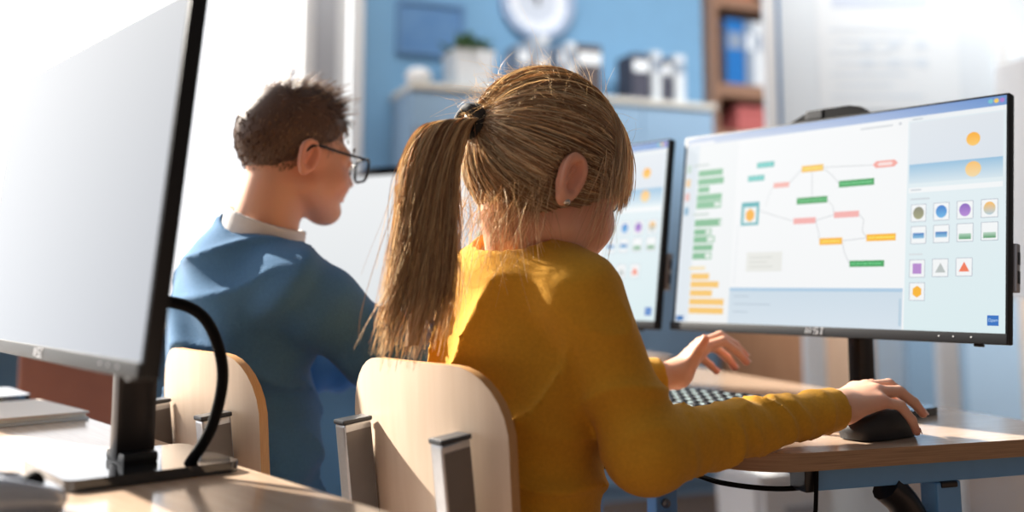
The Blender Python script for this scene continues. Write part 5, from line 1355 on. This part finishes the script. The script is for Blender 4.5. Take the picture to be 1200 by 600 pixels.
for s in (-1, 1):
    for k in range(60):
        t = k / 59; x = s * (0.014 + 0.034 * t); y0 = 0.0885 - 0.016 * t ** 2; z0 = 0.022 + 0.005 * math.sin(PI * t * 0.8) + random.uniform(-0.0015, 0.0015)
        lp.append([hy((x + s * 0.007 * q, y0 - 0.002 * q, z0 + 0.002 * q)) for q in np.linspace(0, 1, 4)])
ownb(strands('eyebrows', np.array(lp), np.full(len(lp), 0.0006), np.tile(np.array(lin((80, 56, 40))), (len(lp), 1)), M['brownhair'], boy, taper=0.3))

# jumper, shirt collar, trousers
n0l = toL(N0[None], GF, YO)[0]; n1l = toL(N1[None], GF, YO)[0]
def y_sweater(W):
    P = toL(W, GF, YO)
    d = ell(P, (-0.006, -0.012, -0.075), (0.138, 0.102, 0.140))
    d = smin(d, cap(P, (-0.092, -0.010, 0.006), (0.092, 0.002, 0.004), 0.053), 0.05)
    d = smin(d, cap(P, (0.0, -0.022, 0.030), (0.006, -0.008, 0.055), 0.066, 0.058), 0.04)
    d = smin(d, ell(P, (0, -0.008, -0.240), (0.136, 0.104, 0.140)), 0.06)
    d = smin(d, ell(P, (0, -0.006, -0.340), (0.140, 0.112, 0.080)), 0.05)
    d = d - 0.0050 * wave(P, (0.7, 0.2, 0.8), 62, 0.9) * np.clip((0.04 - P[:, 2]) / 0.1, 0, 1)
    d = d - 0.0050 * ridge(P @ V3(-0.5, 0.5, 0.9) * 74 + 1.5 * np.sin(21 * P[:, 0] + 16 * P[:, 2]) + np.sin(29 * P[:, 1] - 18 * P[:, 2]))
    for sh, el, cu, ph in ((YSR, YER, YWR, 0.2), (YSL, YEL, YWL, 1.4)):
        sh, el, cu = np.array(sh), np.array(el), np.array(cu); cu = el + (cu - el) * 0.93; a2 = (cu - el) / np.linalg.norm(cu - el)
        u_ = cap(P, sh, el, 0.058, 0.050) - 0.0045 * wave(P, (0.3, 0.9, -0.5), 75, ph)
        f_ = cap(P, el, cu, 0.050, 0.032) - 0.004 * wave(P, a2, 120, ph)
        s2 = (P - V3(*el)) @ V3(*a2); f_ = smax(f_, s2 - np.linalg.norm(cu - el), 0.004); f_ = smax(f_, -cap(P, cu - a2 * 0.015, cu + a2 * 0.05, 0.022), 0.003)
        d = smin(d, smin(u_, f_, 0.022), 0.022)
    up = (n1l - n0l) / np.linalg.norm(n1l - n0l)
    d = smax(d, -cap(P, n0l + up * 0.012, n1l, 0.056, 0.066), 0.005)
    return smax(d, -P[:, 2] - 0.385, 0.01)
lo, hi = box_of([by((-0.16, -0.1, -0.39)), by((0.16, -0.1, -0.39)), by((-0.12, 0.1, 0.1)), by((0.12, 0.1, 0.1)), by(YER), by(YEL), by(YWR), by(YWL)], 0.07); lo[2] = -0.40; hi[2] = 0.15
q = surf(y_sweater, lo, hi, 0.0052, slack=2.0); ownb(mesh_obj('sweater', relax(q[0], q[1], 1), q[1], M['blueknit'], boy))
upw = (N1 - N0) / np.linalg.norm(N1 - N0)
def y_collar(W):
    a = (W - N0.astype(F4)) @ upw.astype(F4); r_ = np.linalg.norm(W - N0.astype(F4) - a[:, None] * upw.astype(F4), axis=1)
    R0 = 0.0575 + 0.10 * np.clip(0.030 - a, -0.03, 0.05)
    d = np.abs(r_ - R0) - 0.0032
    fr = (W - N0.astype(F4)) @ YF[:, 1].astype(F4)
    top = 0.044 - 0.12 * fr + 0.002 * np.sin(40 * W[:, 0])
    return np.maximum(np.maximum(d, a - top), -0.02 - a)
lo, hi = box_of([N0, N1], 0.085); q = surf(y_collar, lo, hi, 0.0028, slack=2.2); ownb(mesh_obj('shirt_collar', relax(q[0], q[1], 1), q[1], M['collar'], boy))
KR2, KL2, AR2, AL2 = (0.09, 0.36, -0.41), (-0.09, 0.36, -0.41), (0.08, 0.38, -0.80), (-0.08, 0.36, -0.80)
def y_jeans(W):
    P = toL(W, GF, YO); d = ell(P, (0, -0.002, -0.405), (0.135, 0.115, 0.068))
    for hp, kn, an in (((0.07, 0.02, -0.40), KR2, AR2), ((-0.07, 0.02, -0.40), KL2, AL2)):
        d = smin(d, smin(cap(P, hp, kn, 0.070, 0.054), cap(P, kn, an, 0.052, 0.044), 0.02), 0.03)
    return smax(d - 0.003 * wave(P, (0, 0.3, 1), 90, 0.5), P[:, 2] + 0.365, 0.01)
lo, hi = box_of([by(p) for p in (KR2, KL2, AR2, AL2, (0.1, -0.06, -0.38), (-0.1, -0.06, -0.38))], 0.09); hi[2] = -0.34
q = surf(y_jeans, lo, hi, 0.009); ownb(mesh_obj('jeans', relax(q[0], q[1], 1), q[1], M['jeans'], boy))
shoes_for(boy, YO, GF, (AR2, AL2), ownb)

# short hair: close cap, longer and tousled on top
YR_ = np.array([0.0735, 0.0925, 0.0820])
def y_cap(W):
    P = toL(W, YF, YC); top = np.clip((P[:, 2] - 0.05) / 0.05, 0, 1)
    d = ell(P, CC, YR_) - 0.006 * top - 0.004 * top * wave(P, (0.8, 0.5, 0.2), 120, 1.0) * 0.5
    pl = (0.74 * P[:, 1] - P[:, 2] + 0.008 + 0.004 * np.sin(P[:, 0] * 300)) / 1.244
    ear = 0.020 - np.linalg.norm((P - V3(0.074, -0.004, -0.004))[:, 1:], axis=1)
    d = smax(d, pl, 0.012); return smax(d, ear, 0.006)
lo, hi = box_of([hy(CC)], 0.125); q = surf(y_cap, lo, hi, 0.0034); v_ = relax(q[0], q[1], 1)
bd = np.array(lin((92, 68, 54))); bm_ = np.array(lin((134, 102, 78))); bl_ = np.array(lin((172, 138, 108)))
ownb(mesh_obj('hair', v_, q[1], M['brownhair'], boy, color=np.tile(bd * 1.15, (len(v_), 1))))
n = 6500; v = RNG.normal(0, 1, (n, 3)); v /= np.linalg.norm(v, axis=1, keepdims=True)
st = CC + v / np.linalg.norm(v / (YR_ - 0.001), axis=1, keepdims=True)
ok = (st[:, 2] > 0.74 * st[:, 1] - 0.004 + RNG.normal(0, 0.007, n)) & ~((np.abs(st[:, 1] + 0.004) < 0.02) & (st[:, 2] < 0.018))
st = st[ok]; v = v[ok]; n = len(st)
top = np.clip((st[:, 2] - 0.045) / 0.05, 0, 1)[:, None]
L_ = (0.009 + 0.030 * top) * RNG.uniform(0.6, 1.15, (n, 1))
sw = np.array([0.35, 0.75, 0.15]) * top + np.array([0, -0.25, -0.9]) * (1 - top)
crown = np.exp(-((st - np.array([-0.01, -0.045, 0.105])) ** 2).sum(1) / 0.025 ** 2)[:, None]
swirl = np.cross(v, np.array([0, 0, 1.0])) * crown * 1.2
dirn = v * (0.30 + 0.55 * top * RNG.random((n, 1))) + sw * 0.7 + swirl + RNG.normal(0, 0.16, (n, 3))
q = np.linspace(0, 1, 8)[None, :, None]
loc = st[:, None] + L_[:, None] * (dirn[:, None] * q - v[:, None] * 0.30 * q * q)
rd = np.linalg.norm((loc - CC) / YR_, axis=-1, keepdims=True); loc = CC + (loc - CC) / np.minimum(rd, 1.0)
u = RNG.random(n)[:, None]; tc_ = np.where(u < 0.55, bd * (0.8 + 0.6 * RNG.random((n, 1))), np.where(u < 0.9, bm_, bl_))
ownb(strands('hair_strands', toW(loc, YF, YC), RNG.uniform(0.00045, 0.0008, n), tc_, M['brownhair'], boy, taper=0.35))
lp = []
for k in range(16):                                      # the loose tuft on the crown
    a = RNG.normal(0, 0.003, 3); lp.append([toW(np.array([-0.012, -0.040, 0.118]) + a + np.array([0.026 * t, 0.030 * t - 0.02 * t * t, 0.026 * math.sin(PI * t * 0.8)]), YF, YC) for t in np.linspace(0, 1, 10)])
ownb(strands('hair_tuft', np.array(lp), np.full(16, 0.0005), np.tile(bm_, (16, 1)), M['brownhair'], boy))
# glasses: two rims with lenses, bridge, temples hooked over the ears
gl_ = ownb(MB().tube([hy((x, 0.1045 - 0.0 * x, 0.010)) for x in (-0.009, -0.004, 0.004, 0.009)], 0.0016, 8).build('glasses', M['specs'], boy, 60))
for s in (-1, 1):
    ol = rrect(-0.0235, -0.0195, 0.0235, 0.0165, (0.014, 0.014, 0.008, 0.008), 6)
    ring = [hy((s * 0.033 + x * 1.0, 0.103 - 0.10 * abs(s * 0.033 + x) ** 1.2, z)) for x, z in ol]
    rim = MB().tube(ring + ring[:2], 0.0021, 8, caps=False).build('rim', M['specs'], gl_, 60)
    c_ = MB(); c_.add(ring, [tuple(range(len(ring)))]); back = [tuple(np.array(p) - YF[:, 1] * 0.0012) for p in ring]; c_.add(back, [tuple(range(len(ring)))]); c_.build('lens', M['lens'], gl_)
    MB().tube(curve([hy((s * 0.0560, 0.1005, 0.010)), hy((s * 0.068, 0.088, 0.011)), hy((s * 0.0745, 0.040, 0.012)), hy((s * 0.0785, -0.004, 0.014)), hy((s * 0.078, -0.020, 0.004)), hy((s * 0.075, -0.030, -0.012))], 6), 0.0020, 8).build('temple', M['specs'], gl_, 60)
